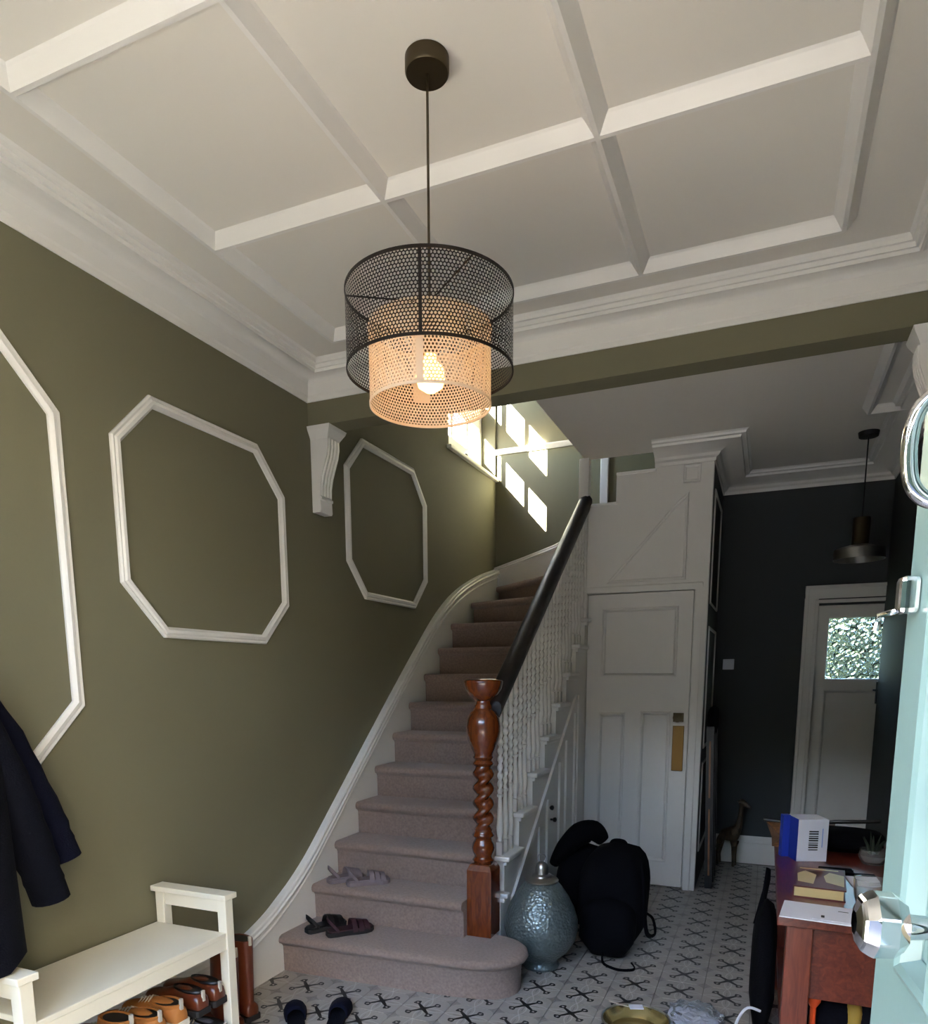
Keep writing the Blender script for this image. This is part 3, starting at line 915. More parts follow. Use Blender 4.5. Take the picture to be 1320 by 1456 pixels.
part(MB().lathe([(0.0, ZC - 0.036), (0.052, ZC - 0.036), (0.055, ZC - 0.032), (0.055, ZC - 0.002), (0.0, ZC - 0.002)], (LX, LY, 0), 40), 'canopy', 'bronze', lp, smooth=True)
part(MB().tube([(LX, LY, ZC - 0.03), (LX, LY, 2.40)], 0.0035, 8), 'cord', 'bronze', lp)
OR_, OZ0, OZ1 = 0.218, 2.298, 2.482
IR, IZ0, IZ1 = 0.160, 2.216, 2.40
os_ = part(hexmesh(OR_, OZ0, OZ1, 150, 0.69), 'outer_shade', 'shade', lp, label='dark perforated metal drum')
part(ring_at(OR_, OZ0 - 0.004, 0.0015, 0.007), 'rim', 'shade', os_)
part(ring_at(OR_, OZ1 - 0.003, 0.0015, 0.007), 'rim', 'shade', os_)
is_ = part(hexmesh(IR, IZ0, IZ1, 110, 0.60), 'inner_shade', 'shade_in', lp, label='white perforated drum glowing from the bulb')
part(ring_at(IR, IZ0 - 0.004, 0.0016, 0.007), 'rim', 'shade_in', is_)
part(ring_at(IR, IZ1 - 0.003, 0.0016, 0.007), 'rim', 'shade_in', is_)
def seam(r, z0, z1, ang, wd, m, par):
    c = [(LX + rr * math.cos(ang + t), LY + rr * math.sin(ang + t)) for rr, t in ((r - .001, -wd / r / 2), (r + .001, -wd / r / 2), (r + .001, wd / r / 2), (r - .001, wd / r / 2))]
    part(MB().prism(c, 'z', z0, z1), 'seam', m, par)
CA = math.atan2(-LY, -LX)
seam(OR_, OZ0, OZ1, CA - 0.10, 0.008, 'shade', os_)
seam(OR_, OZ0, OZ1, CA + math.pi + 0.12, 0.05, 'shade_in', os_)
seam(IR, IZ0, IZ1, CA - 0.16, 0.018, 'shade_in', is_)
for k in range(3):
    a = CA + 0.5 + k * 2 * math.pi / 3
    part(MB().tube([(LX, LY, OZ1 - 0.015), (LX + OR_ * math.cos(a), LY + OR_ * math.sin(a), OZ1)], 0.0022, 6), 'spoke', 'shade', lp)
    part(MB().tube([(LX, LY, IZ1 - 0.01), (LX + IR * math.cos(a), LY + IR * math.sin(a), IZ1)], 0.0022, 6), 'spoke', 'shade', lp)
part(MB().lathe([(0.0, 2.34), (0.02, 2.34), (0.02, 2.42), (0.0, 2.42)], (LX, LY, 0), 18), 'lamp_holder', 'bronze', lp, smooth=True)
part(MB().lathe([(0.0, 2.248), (0.014, 2.250), (0.032, 2.262), (0.039, 2.284), (0.034, 2.308), (0.018, 2.325), (0.014, 2.342), (0.0, 2.342)], (LX, LY, 0), 24), 'bulb', 'bulb', lp, smooth=True, label='lit warm bulb')

# far pendant
FX, FY = 0.49, 5.32
lp2 = thing('pendant_lamp', 'unlit two-tier pendant lamp hanging in the dark rear hall', 'pendant lamp', (FX, FY, ZR))
part(MB().lathe([(0, ZR - 0.03), (0.055, ZR - 0.03), (0.06, ZR - 0.002), (0, ZR - 0.002)], (FX, FY, 0), 28), 'canopy', 'black', lp2, smooth=True)
part(MB().tube([(FX, FY, ZR - 0.02), (FX, FY, 2.48)], 0.004, 8), 'cord', 'black', lp2)
part(MB().lathe([(0.0, 2.495), (0.048, 2.49), (0.05, 2.48), (0.05, 2.33), (0.06, 2.31), (0.046, 2.31)], (FX, FY, 0), 32), 'upper_shade', 'bronze', lp2, smooth=True)
part(MB().lathe([(0.06, 2.325), (0.135, 2.305), (0.147, 2.295), (0.15, 2.235), (0.146, 2.235), (0.143, 2.29), (0.06, 2.31)], (FX, FY, 0), 40, cap=False), 'lower_shade', 'steel', lp2, smooth=True)

# ------------------------------------------------------------------ light switch
sw = thing('light_switch', 'white square light switch on the dark rear wall', 'switch', (-0.296, YB, 1.60))
part(MB().box(-0.338, YB - 0.011, 1.56, -0.254, YB, 1.642), 'plate', 'paper', sw, bevel=0.003)
part(MB().box(-0.306, YB - 0.016, 1.585, -0.286, YB - 0.01, 1.617), 'rocker', 'paper', sw, bevel=0.002)

# ------------------------------------------------------------------ shoe bench
b0y, b1y, bx0, bx1 = 1.25, 2.125, -2.245, -1.885
bn = thing('shoe_bench', 'cream painted wooden shoe bench with raised ends along the green wall', 'bench', ((bx0 + bx1) / 2, (b0y + b1y) / 2, 0))
LG = 0.042
for yy in (b0y, b1y - LG):
    for xx in (bx0, bx1 - LG):
        part(MB().box(xx, yy, 0, xx + LG, yy + LG, 0.655), 'leg', 'cream', bn, bevel=0.003)
    part(MB().box(bx0 - 0.012, yy - 0.012, 0.655, bx1 + 0.012, yy + LG + 0.012, 0.678), 'arm_cap', 'cream', bn, bevel=0.003)
    part(MB().box(bx0 + LG, yy + 0.008, 0.60, bx1 - LG, yy + LG - 0.008, 0.655), 'arm_rail', 'cream', bn, bevel=0.002)
part(MB().box(bx0 + 0.0, b0y + LG, 0.505, bx1 - 0.004, b1y - LG, 0.525), 'seat_board', 'cream', bn, bevel=0.003)
part(MB().box(bx1 - 0.03, b0y + LG, 0.455, bx1 - 0.006, b1y - LG, 0.505), 'apron', 'cream', bn, bevel=0.002)
part(MB().box(bx0 + 0.006, b0y + LG, 0.455, bx0 + 0.03, b1y - LG, 0.505), 'apron', 'cream', bn, bevel=0.002)
for z in (0.235, 0.075):
    for k in range(4):
        x = bx0 + 0.05 + k * 0.085
        part(MB().tube([(x, b0y + 0.02, z), (x, b1y - 0.02, z)], 0.007, 8), 'rack_bar', 'black', bn, smooth=True)

# ------------------------------------------------------------------ shoes
def shoe(label, loc, rz, upper='tan', sole='sole', L=0.28, boot=0.0, group=None, lacing=True, name='shoe', tilt=0.0):
    """local +x is towards the toe, heel at x=0, sole on z=0"""
    o = thing(name, label, name, loc, rz, group)
    o.rotation_euler.x = tilt
    secs = [(0.0, .026, .0), (.03, .033, .0), (.12, .036, 0), (.3, .034, 0), (.45, .034, 0), (.6, .043, 0), (.75, .047, 0), (.88, .042, 0), (.96, .030, 0), (1.0, .012, 0)]
    hts = [.055, .068, .075, .088, .086, .072, .058, .052, .045, .034]
    st_ = 0.026
    def ring(x, wd, z0, z1, n=14):
        pts = []
        for k in range(n):
            a = 2 * math.pi * k / n
            c, s2 = math.cos(a), math.sin(a)
            py = wd * (abs(c) ** 0.7) * (1 if c >= 0 else -1)
            pz = (z0 + z1) / 2 + (z1 - z0) / 2 * (abs(s2) ** 0.75) * (1 if s2 >= 0 else -1)
            if s2 > 0: py *= 1 - 0.28 * s2 * s2
            pts.append((x, py, pz))
        return pts
    up_ = MB().loft([ring(s * L, wd, 0.012, 0.012 + hts[i]) for i, (s, wd, _) in enumerate(secs)])
    up_.build('upper', upper, o, smooth=True, angle=70)
    MB().loft([[(s * L * 1.03 - 0.004, (wd + 0.005) * c, z) for s, wd, _ in secs for c in (1,)] + [(s * L * 1.03 - 0.004, -(wd + 0.005), z) for s, wd, _ in reversed(secs)] for z in (0.0, st_)]).build('sole', sole, o, bevel=0.003)
    if boot:
        rr = []
        for t in (0.0, 0.35, 0.7, 1.0):
            cx, cz = 0.085 - 0.015 * t, 0.07 + boot * t
            rr.append([(cx + (0.078 - 0.008 * t) * math.cos(2 * math.pi * k / 16), (0.036 + 0.008 * t) * math.sin(2 * math.pi * k / 16), cz) for k in range(16)])
        rr.append([(p[0] * 0.9 + 0.007, p[1] * 0.86, p[2] + 0.002) for p in rr[-1]])
        rr.append([(p[0] * 0.9 + 0.007, p[1] * 0.86, p[2] - 0.05) for p in rr[-1]])
        MB().loft(rr).build('shaft', upper, o, smooth=True, angle=50)
        MB().loft([[(q_[0] * 0.93 + 0.005, q_[1] * 0.93, q_[2] + 0.045) for q_ in rr[-1]], [(q_[0] * 0.93 + 0.005, q_[1] * 0.93, q_[2] + 0.047) for q_ in rr[-1]]]).build('opening', 'black', o)
    else:
        MB().loft([[(0.075 + rx * math.cos(2 * math.pi * k / 16), ry * math.sin(2 * math.pi * k / 16), z + 0.05 * (0.075 + rx * math.cos(2 * math.pi * k / 16))) for k in range(16)] for rx, ry, z in ((0.062, 0.024, 0.080), (0.07, 0.029, 0.088), (0.066, 0.026, 0.094), (0.058, 0.020, 0.090))]).build('collar', 'black', o, smooth=True)
    zt0 = 0.07 + boot if boot else 0.075
    MB().box(-0.004, -0.006, zt0 - 0.02, 0.006, 0.006, zt0 + 0.022).build('pull_tab', 'lace', o, bevel=0.001)
    if lacing:
        for k in range(4):
            x = 0.135 + k * 0.018
            zz = 0.098 - k * 0.006
            MB().tube([(x, -0.024, zz - 0.012), (x, 0, zz + 0.005), (x, 0.024, zz - 0.012)], 0.003, 6).build('lace', 'lace', o)
    return o
SHX = -1.90
GR = 'shoes on the bench rack'
RKZ = 0.242
shoe('polished brown leather shoe at the bench end, nearest the corner post', (SHX, 2.045, RKZ), math.pi, 'brown', 'dsole', 0.28, 0.0, GR, False)
shoe('polished brown leather shoe beside the tan pair on the upper rack', (SHX, 1.955, RKZ), math.pi, 'brown', 'dsole', 0.28, 0.0, GR, False)
shoe('tan nubuck shoe with off-white sole next to the brown shoes', (SHX, 1.845, RKZ), math.pi, 'tan', 'sole', 0.28, 0.02, GR)
shoe('tan nubuck shoe with off-white sole next to the tan ankle boots', (SHX, 1.745, RKZ), math.pi, 'tan', 'sole', 0.28, 0.02, GR)
shoe('tan nubuck ankle boot in the middle of the upper rack', (SHX, 1.625, RKZ), math.pi, 'tan', 'sole', 0.29, 0.06, GR)
shoe('tan nubuck ankle boot furthest towards the hanging coats', (SHX, 1.52, RKZ), math.pi, 'tan', 'sole', 0.29, 0.06, GR)
shoe('grey knitted trainer on the lower rack beside the corner post', (SHX + 0.03, 2.03, 0.082), math.pi + 0.1, 'grey', 'sole', 0.28, 0.0, GR)
shoe('grey knitted trainer on the lower rack under the brown shoe', (SHX + 0.03, 1.93, 0.082), math.pi, 'grey', 'sole', 0.28, 0.0, GR)
shoe('tall brown leather boot standing between the bench and the wall string', (-1.985, 2.24, 0.0), R(175), 'brown', 'dsole', 0.25, 0.30, 'brown boots by the bench', False, 'boot')
shoe('tall brown leather boot half hidden behind the bench post', (-2.02, 2.37, 0.0), R(165), 'brown', 'dsole', 0.25, 0.30, 'brown boots by the bench', False, 'boot')

def sandal(label, loc, rz, m, ms, group, L=0.25, straps=3, name='sandal'):
    o = thing(name, label, name, loc, rz, group)
    secs = [(0, .018), (.05, .03), (.2, .034), (.42, .034), (.62, .042), (.8, .046), (.92, .036), (1, .014)]
    outline = [(s * L, wd) for s, wd in secs] + [(s * L, -wd) for s, wd in reversed(secs)]
    MB().prism(outline, 'z', 0.0, 0.018).build('sole', ms, o, bevel=0.003)
    MB().prism([(p[0] * 0.94 + 0.008, p[1] * 0.9) for p in outline], 'z', 0.017, 0.024).build('insole', m, o, bevel=0.002)
    for k in range(straps):
        x = L * (0.56 + 0.13 * k)
        wd = 0.046 - 0.004 * abs(k - 1)
        n = 9
        rr = []
        for i in range(n):
            a = math.pi * i / (n - 1)
            rr.append([(x + dx, -wd * math.cos(a), 0.012 + (0.048 - 0.006 * k + dz) * math.sin(a)) for dx, dz in ((-0.013, 0), (0.013, -0.004), (0.013, -0.007), (-0.013, -0.003))])
        MB().loft(rr).build('strap', m, o, smooth=True, angle=40)
    rr = []
    for i in range(11):
        a = math.pi * i / 10
        rr.append([(0.055 - 0.05 * math.sin(a), -0.034 * math.cos(a), 0.014 + 0.045 * math.sin(a) + dz) for dz in (0, 0.016)] + [(0.058 - 0.05 * math.sin(a), -0.032 * math.cos(a), 0.014 + 0.045 * math.sin(a) + dz) for dz in (0.016, 0)])
    MB().loft(rr).build('heel_strap', m, o)
    return o
z1_, z2_ = 0.2, zt(2)
for lab, loc, rz, m1, m2, gp, ln in (
        ('dark strappy shoe on the bottom step, the one nearer the wall string', (-2.125, 2.925, z1_), 62, 'black', 'dsole', 'dark shoes on the bottom step', 0.23),
        ('dark strappy shoe on the bottom step with wine-coloured lining, nearer the newel', (-2.0, 2.925, z1_), 50, 'wine', 'dsole', 'dark shoes on the bottom step', 0.25),
        ('grey mauve shoe on the second step, the one against the wall string', (-2.165, 3.195, z2_), 55, 'mauve', 'mauve', 'grey shoes on the second step', 0.21),
        ('grey mauve shoe on the second step, the one further from the wall string', (-2.045, 3.195, z2_), 42, 'mauve', 'mauve', 'grey shoes on the second step', 0.24)):
    sandal(lab, loc, R(rz), m1, m2, gp, ln).scale = (1, 1.12, 1.35)
def slipper(label, loc, rz):
    o = thing('slipper', label, 'slipper', loc, rz, 'navy slippers on the tiles')
    L = 0.27
    secs = [(0, .018), (.05, .032), (.2, .037), (.42, .038), (.62, .045), (.8, .049), (.92, .04), (1, .016)]
    outline = [(s * L, wd) for s, wd in secs] + [(s * L, -wd) for s, wd in reversed(secs)]
    MB().prism(outline, 'z', 0.0, 0.02).build('sole', 'navy2', o, bevel=0.004)
    rings = []
    for s, wd, hh in ((.42, .043, .058), (.5, .046, .064), (.62, .05, .062), (.75, .052, .054), (.88, .046, .044), (.96, .032, .036), (1.02, .012, .028)):
        rings.append([(s * L, -wd * math.cos(math.pi * k / 10), 0.008 + hh * math.sin(math.pi * k / 10) ** 0.8) for k in range(11)])
    MB().loft(rings, False, True, False).build('vamp', 'navy', o, smooth=True, angle=70).modifiers.new('thick', 'SOLIDIFY').thickness = 0.005
slipper('navy slipper on the tiles with its open end cut by the picture edge', (-1.765, 2.335, 0.0), R(128))
slipper('navy slipper on the tiles closer to the bottom stair', (-1.635, 2.41, 0.0), R(112))

# ------------------------------------------------------------------ coats
rk = thing('coat_rack', 'white wall rack that carries the coats, outside the picture edge', 'coat rack', (XL, 1.05, 1.72))
part(MB().box(XL, 0.55, 1.68, XL + 0.022, 1.42, 1.78), 'board', 'white', rk, bevel=0.004)
for y in (0.75, 1.0, 1.25):
    part(MB().tube([(XL + 0.02, y, 1.72), (XL + 0.07, y, 1.715), (XL + 0.085, y, 1.74)], 0.007, 8), 'hook', 'steel', rk, smooth=True)
def coat(label, x, y, z_top, z_bot, hw_, dp_, m, sleeves, ph, shift=0.0):
    o = thing('coat', label, 'coat', (x, y, z_bot), group='coats on the wall rack')
    rings = []
    n = 40
    lv = 14
    for i in range(lv + 1):
        t = i / lv
        z = z_top + (z_bot - z_top) * t
        sh = min(1.0, 0.12 + 1.35 * math.sqrt(t)) if t < 0.42 else 1.0 + 0.10 * (t - 0.42)
        wy, wx = hw_ * sh, dp_ * (0.45 + 0.55 * min(1, t * 2.2))
        rings.append([(x + wx * math.cos(a) * (1 + 0.10 * t * math.sin(7 * a + ph)),
                       y + shift * t + wy * math.sin(a) * (1 + 0.05 * t * math.sin(9 * a + ph * 2)),
                       z + (0.018 * math.sin(5 * a + ph) if i == lv else 0)) for a in [2 * math.pi * k / n for k in range(n)]])
    part(MB().loft(rings), 'body', m, o, smooth=True, angle=60)
    for pts, rs in sleeves:
        pp, rr = [], []
        for i in range(len(pts) - 1):
            for s in range(5):
                t = s / 5
                pp.append(Vector(pts[i]).lerp(Vector(pts[i + 1]), t)); rr.append(rs[i] + (rs[i + 1] - rs[i]) * t + 0.005 * math.sin(3.1 * (i * 5 + s)))
        pp.append(Vector(pts[-1])); rr.append(rs[-1])
        part(MB().tube(pp, rr, 16, flat=0.72), 'sleeve', m, o, smooth=True, angle=60)
        e = (Vector(pts[-1]) - Vector(pts[-2])).normalized()
        part(MB().tube([Vector(pts[-1]) - e * 0.05, Vector(pts[-1]) + e * 0.008], rs[-1] + 0.004, 16, flat=0.72), 'cuff', m, o, smooth=True)
coat('navy wool coat with hanging sleeve closest to the white octagonal moulding', -2.16, 1.16, 1.74, 0.76, 0.20, 0.085, 'navy',
     [([(-2.13, 1.24, 1.62), (-2.11, 1.41, 1.32), (-2.10, 1.525, 1.06), (-2.09, 1.565, 0.93)], [0.07, 0.078, 0.068, 0.06])], 0.4)
coat('dark indigo coat in front, its cuff and hem falling over the bench end', -1.985, 1.13, 1.70, 0.70, 0.20, 0.085, 'navy2',
     [([(-1.985, 1.20, 1.55), (-2.0, 1.34, 1.22), (-2.02, 1.43, 0.98), (-2.03, 1.475, 0.83)], [0.065, 0.07, 0.06, 0.052])], 2.1, 0.0)

# ------------------------------------------------------------------ glass lantern
VX, VY = -1.022, 3.45
vs_ = thing('lantern', 'teal mercury-glass lantern with a metal cap at the foot of the stairs', 'lantern', (VX, VY, 0))
part(MB().lathe([(0.0, 0.0), (0.095, 0.0), (0.10, 0.012), (0.085, 0.03), (0.092, 0.05), (0.14, 0.09), (0.177, 0.15), (0.192, 0.21), (0.19, 0.26), (0.172, 0.32), (0.142, 0.38), (0.108, 0.43), (0.078, 0.465), (0.0, 0.467)], (VX, VY, 0), 48), 'glass_body', 'mercury', vs_, smooth=True, angle=60)
part(MB().lathe([(0.0, 0.46), (0.085, 0.46), (0.088, 0.468), (0.08, 0.478), (0.055, 0.486), (0.05, 0.495), (0.034, 0.50), (0.034, 0.53), (0.028, 0.552), (0.012, 0.565), (0.0, 0.567)], (VX, VY, 0), 32), 'metal_cap', 'steel', vs_, smooth=True)
part(MB().tube([(VX + 0.022 * math.cos(a), VY, 0.583 + 0.022 * math.sin(a)) for a in [2 * math.pi * k / 16 for k in range(17)]], 0.003, 6), 'ring', 'steel', vs_, smooth=True)

# ------------------------------------------------------------------ black rucksack
def blob(cx, cy, z0, z1, rx, ry, seed, n=28, lv=14, e=0.62, lean=(0, 0)):
    rings = []
    for i in range(lv + 1):
        t = i / lv
        z = z0 + (z1 - z0) * t
        k = max(0.02, math.sin(math.pi * (0.06 + 0.94 * (0.5 + 0.5 * t) if t > 0.5 else math.pi and 0.5 * (0.35 + 1.3 * t))))
        k = min(1.0, (0.55 + 1.6 * t) if t < 0.28 else 1.0) if t < 0.6 else max(0.03, (1 - ((t - 0.6) / 0.4) ** 2.4) ** 0.5) if t < 1 else 0.03
        ring = []
        for j in range(n):
            a = 2 * math.pi * j / n
            c, s = math.cos(a), math.sin(a)
            px = rx * k * (abs(c) ** e) * (1 if c >= 0 else -1)
            py = ry * k * (abs(s) ** e) * (1 if s >= 0 else -1)
            wv = 1 + 0.035 * math.sin(3 * a + seed + 5 * t) + 0.02 * math.sin(7 * a + 9 * t + seed)
            ring.append((cx + lean[0] * t + px * wv, cy + lean[1] * t + py * wv, z))
        rings.append(ring)
    return MB().loft(rings)
BGX, BGY = -0.735, 3.86
bg = thing('rucksack', 'bulky black rucksack slumped on the tiles in front of the cupboard door', 'rucksack', (BGX, BGY, 0))
part(blob(BGX, BGY, 0.0, 0.60, 0.185, 0.20, 1.3, lean=(0.02, 0.05)), 'body', 'blackfab', bg, smooth=True, angle=80)
part(blob(BGX + 0.015, BGY - 0.17, 0.02, 0.34, 0.15, 0.075, 2.6), 'front_pocket', 'blackfab', bg, smooth=True, angle=80)
part(MB().tube(smooth_path([(BGX + 0.15, BGY - 0.02, 0.52), (BGX + 0.19, BGY - 0.1, 0.4), (BGX + 0.2, BGY - 0.12, 0.25), (BGX + 0.21, BGY - 0.06, 0.12), (BGX + 0.24, BGY + 0.02, 0.10), (BGX + 0.22, BGY + 0.06, 0.17), (BGX + 0.18, BGY + 0.06, 0.2)]), 0.013, 8, flat=0.5), 'strap', 'blackfab', bg, smooth=True)
part(MB().tube(smooth_path([(BGX + 0.0, BGY - 0.22, 0.04), (BGX + 0.02, BGY - 0.28, 0.008), (BGX + 0.1, BGY - 0.33, 0.006), (BGX + 0.17, BGY - 0.31, 0.006), (BGX + 0.18, BGY - 0.27, 0.006), (BGX + 0.16, BGY - 0.25, 0.02)]), 0.008, 8, flat=0.5), 'strap', 'blackfab', bg, smooth=True)
part(MB().tube(smooth_path([(BGX - 0.03, BGY + 0.05, 0.56), (BGX - 0.01, BGY + 0.05, 0.60), (BGX + 0.05, BGY + 0.05, 0.60), (BGX + 0.07, BGY + 0.05, 0.56)]), 0.01, 8), 'handle', 'blackfab', bg, smooth=True)
BG2 = thing('holdall', 'black holdall squeezed between the lantern and the rucksack, its flap raised', 'holdall', (-1.03, 4.23, 0))
part(blob(-1.03, 4.23, 0.0, 0.50, 0.15, 0.15, 4.1, lean=(0.06, 0.0)), 'body', 'blackfab', BG2, smooth=True, angle=80)
part(MB().tube(smooth_path([(-1.15, 4.14, 0.37), (-1.075, 4.12, 0.48), (-0.985, 4.12, 0.575), (-0.905, 4.13, 0.595), (-0.85, 4.15, 0.54)]), lerp_list([0.03, 0.06, 0.075, 0.07, 0.04]), 16, flat=0.9), 'flap', 'blackfab', BG2, smooth=True)

# ------------------------------------------------------------------ giraffe figure
def giraffe():
    o = thing('giraffe_figure', 'small dark bronze giraffe figure standing by the rear skirting board', 'figurine', (-0.215, 5.93, 0))
    V = [(0, 0, 0.27), (-0.065, 0.0, 0.255), (0.04, 0.0, 0.285), (0.075, 0, 0.33), (0.085, 0, 0.42), (0.09, 0, 0.50), (0.10, 0, 0.535), (0.135, -0.005, 0.515), (0.165, -0.008, 0.495),
         (-0.07, 0.028, 0.17), (-0.085, 0.03, 0.09), (-0.08, 0.03, 0.012), (-0.07, -0.028, 0.17), (-0.08, -0.03, 0.09), (-0.07, -0.03, 0.012),
         (0.045, 0.026, 0.18), (0.045, 0.028, 0.09), (0.05, 0.028, 0.012), (0.05, -0.026, 0.18), (0.055, -0.028, 0.09), (0.06, -0.028, 0.012),
         (0.085, 0.018, 0.56), (0.085, -0.018, 0.56), (0.07, 0.04, 0.545), (0.07, -0.04, 0.545), (-0.09, 0, 0.22), (-0.1, 0, 0.14)]
    E = [(0, 1), (0, 2), (2, 3), (3, 4), (4, 5), (5, 6), (6, 7), (7, 8), (1, 9), (9, 10), (10, 11), (1, 12), (12, 13), (13, 14), (2, 15), (15, 16), (16, 17), (2, 18), (18, 19), (19, 20), (6, 21), (6, 22), (6, 23), (6, 24), (1, 25), (25, 26)]
    rad = [0.046, 0.042, 0.043, 0.03, 0.02, 0.018, 0.021, 0.018, 0.012] + [0.016, 0.011, 0.013] * 2 + [0.016, 0.011, 0.013] * 2 + [0.005, 0.005, 0.008, 0.008, 0.006, 0.005]
    me = bpy.data.meshes.new('body')
    me.from_pydata(V, E, [])
    b = bpy.data.objects.new('body', me)
    COL.objects.link(b)
    b.parent = o
    me.materials.append(M['giraffe'])
    b.modifiers.new('skin', 'SKIN')
    for i, r_ in enumerate(rad):
        me.skin_vertices[0].data[i].radius = (r_, r_)
    me.skin_vertices[0].data[0].use_root = True
    sb = b.modifiers.new('sub', 'SUBSURF')
    sb.levels = sb.render_levels = 2
    for p in me.polygons: p.use_smooth = True
    o.rotation_euler.z = R(-22)
giraffe()

# ------------------------------------------------------------------ folded frame leaning against the cupboard side
ff = thing('folded_stool', 'folded dark frame with honey wood slats and a black top leaning by the cupboard', 'folded frame', (-0.33, 5.35, 0))
for y0 in (5.26, 5.44, 5.62):
    part(MB().bar((-0.312, y0, 0.0), (-0.350, y0, 1.16), 0.05, 0.045, (0, 1, 0)), 'upright', 'black', ff)
for y0 in (5.232, 5.35, 5.53):
    part(MB().bar((-0.312, y0, 0.10), (-0.330, y0, 0.58), 0.012, 0.020, (0, 1, 0)), 'slat', 'slat', ff)
    part(MB().bar((-0.332, y0, 0.66), (-0.346, y0, 1.06), 0.012, 0.020, (0, 1, 0)), 'slat', 'slat', ff)
for z, xx in ((0.10, -0.315), (0.62, -0.331), (1.08, -0.346)):
    part(MB().box(xx - 0.014, 5.24, z - 0.03, xx + 0.014, 5.64, z + 0.03), 'crossbar', 'black', ff, bevel=0.004)
part(blob(-0.345, 5.44, 1.10, 1.30, 0.036, 0.20, 0.5, e=0.8), 'padded_top', 'blackfab', ff, smooth=True, angle=80)

# ------------------------------------------------------------------ mahogany table
TX, TX1, TY, TY1, TZ = 0.072, 0.535, 2.42, 3.70, 0.74
tb = thing('side_table', 'reddish mahogany table along the entrance wall, behind the open front door', 'table', ((TX + TX1) / 2, (TY + TY1) / 2, 0))
part(MB().box(TX, TY, TZ - 0.032, TX1, TY1, TZ), 'table_top', 'mahog', tb, bevel=0.004)
for x in (TX + 0.03, TX1 - 0.11):
    for y in (TY + 0.03, TY1 - 0.11):
        part(MB().box(x, y, 0, x + 0.08, y + 0.08, TZ - 0.032), 'leg', 'mahog_v', tb, bevel=0.004)
part(MB().box(TX + 0.11, TY + 0.055, 0.455, TX1 - 0.11, TY + 0.078, TZ - 0.032), 'end_panel', 'mahog', tb)
part(MB().box(TX + 0.11, TY1 - 0.078, 0.455, TX1 - 0.11, TY1 - 0.055, TZ - 0.032), 'end_panel', 'mahog', tb)
part(MB().box(TX + 0.05, TY + 0.11, 0.60, TX + 0.072, TY1 - 0.11, TZ - 0.032), 'apron', 'mahog', tb)
part(MB().box(TX1 - 0.072, TY + 0.11, 0.60, TX1 - 0.05, TY1 - 0.11, TZ - 0.032), 'apron', 'mahog', tb)
part(MB().box(TX + 0.04, TY + 0.04, 0.20, TX1 - 0.04, TY1 - 0.04, 0.222), 'lower_shelf', 'mahog', tb)
# things on the table
bxr = R(19)
bt = thing('carton', 'white product carton with a blue side and a black barcode on the table', 'box', (0.152, 3.20, TZ), bxr)
MB().box(0, 0, 0, 0.122, 0.12, 0.178).build('carton_body', 'paper', bt, bevel=0.0015)
MB().box(-0.0012, 0.0, 0.0, 0.0, 0.12, 0.178).build('blue_side', 'blue', bt)['label'] = 'royal blue printed side'
MB().box(-0.03, 0.085, 0.0, -0.0015, 0.118, 0.18).build('blue_flap', 'blue', bt)['label'] = 'royal blue open flap'
for k in range(9):
    zz = 0.048 + k * 0.0095
    MB().box(0.045, -0.0006, zz, 0.083, 0.0004, zz + (0.006 if k % 3 else 0.004)).build('barcode_line', 'ink', bt)
MB().box(0.098, -0.0006, 0.06, 0.101, 0.0004, 0.14).build('print_line', 'skyblue', bt)
en = thing('envelope', 'large white envelope with a printed corner lying at the table front', 'envelope', (0.195, 2.49, TZ), R(-6))
MB().box(-0.11, -0.085, 0.0, 0.11, 0.10, 0.003).build('sheet', 'paper', en)
MB().box(0.055, 0.045, 0.003, 0.085, 0.05, 0.0034).build('print', 'ink', en)
MB().box(-0.01, -0.068, 0.003, 0.0, -0.052, 0.0034).build('print', 'skyblue', en)
en2 = thing('envelope', 'smaller white envelope on top of the large one near the table edge', 'envelope', (0.235, 2.455, TZ + 0.0036), R(-4))
MB().box(-0.06, -0.04, 0.0, 0.06, 0.03, 0.002).build('sheet', 'paper', en2)
MB().box(-0.035, -0.018, 0.002, -0.025, 0.006, 0.0024).build('print', 'ink', en2)
bk = thing('book', 'thick book with a red, brown and cream cover on the table', 'book', (0.215, 2.80, TZ), R(-4))
MB().box(-0.082, -0.145, 0.0, 0.082, 0.145, 0.006).build('back_cover', 'cover', bk)
MB().box(-0.078, -0.143, 0.006, 0.075, 0.143, 0.038).build('page_block', 'butter', bk)
fc = MB().box(-0.082, -0.145, 0.038, 0.082, 0.145, 0.043).build('front_cover', 'cover', bk)
MB().prism([(-0.07, -0.08), (-0.02, -0.10), (-0.012, 0.03), (-0.05, 0.08), (-0.075, 0.03)], 'z', 0.0431, 0.0438).build('cover_print', 'butter', bk)
MB().prism([(0.02, -0.06), (0.076, -0.10), (0.078, 0.05), (0.03, 0.08), (0.012, 0.02)], 'z', 0.0431, 0.0438).build('cover_print', 'butter', bk)
MB().box(-0.07, 0.11, 0.0431, 0.06, 0.125, 0.0436).build('cover_title', 'butter', bk)
MB().box(-0.082, -0.145, 0.0, -0.079, 0.145, 0.043).build('spine', 'cover', bk)
ph = thing('wallet', 'flat black wallet lying behind the book', 'wallet', (0.29, 3.06, TZ), R(3))
MB().box(-0.06, -0.04, 0, 0.06, 0.04, 0.014).build('leather_body', 'blackfab', ph, bevel=0.004)
MB().box(-0.06, -0.002, 0.0135, 0.06, 0.002, 0.0155).build('fold', 'blackfab', ph)
pk = thing('leaflet', 'white and dark blue leaflet lying between the book and the glass tumbler', 'leaflet', (0.375, 2.98, TZ), R(5))
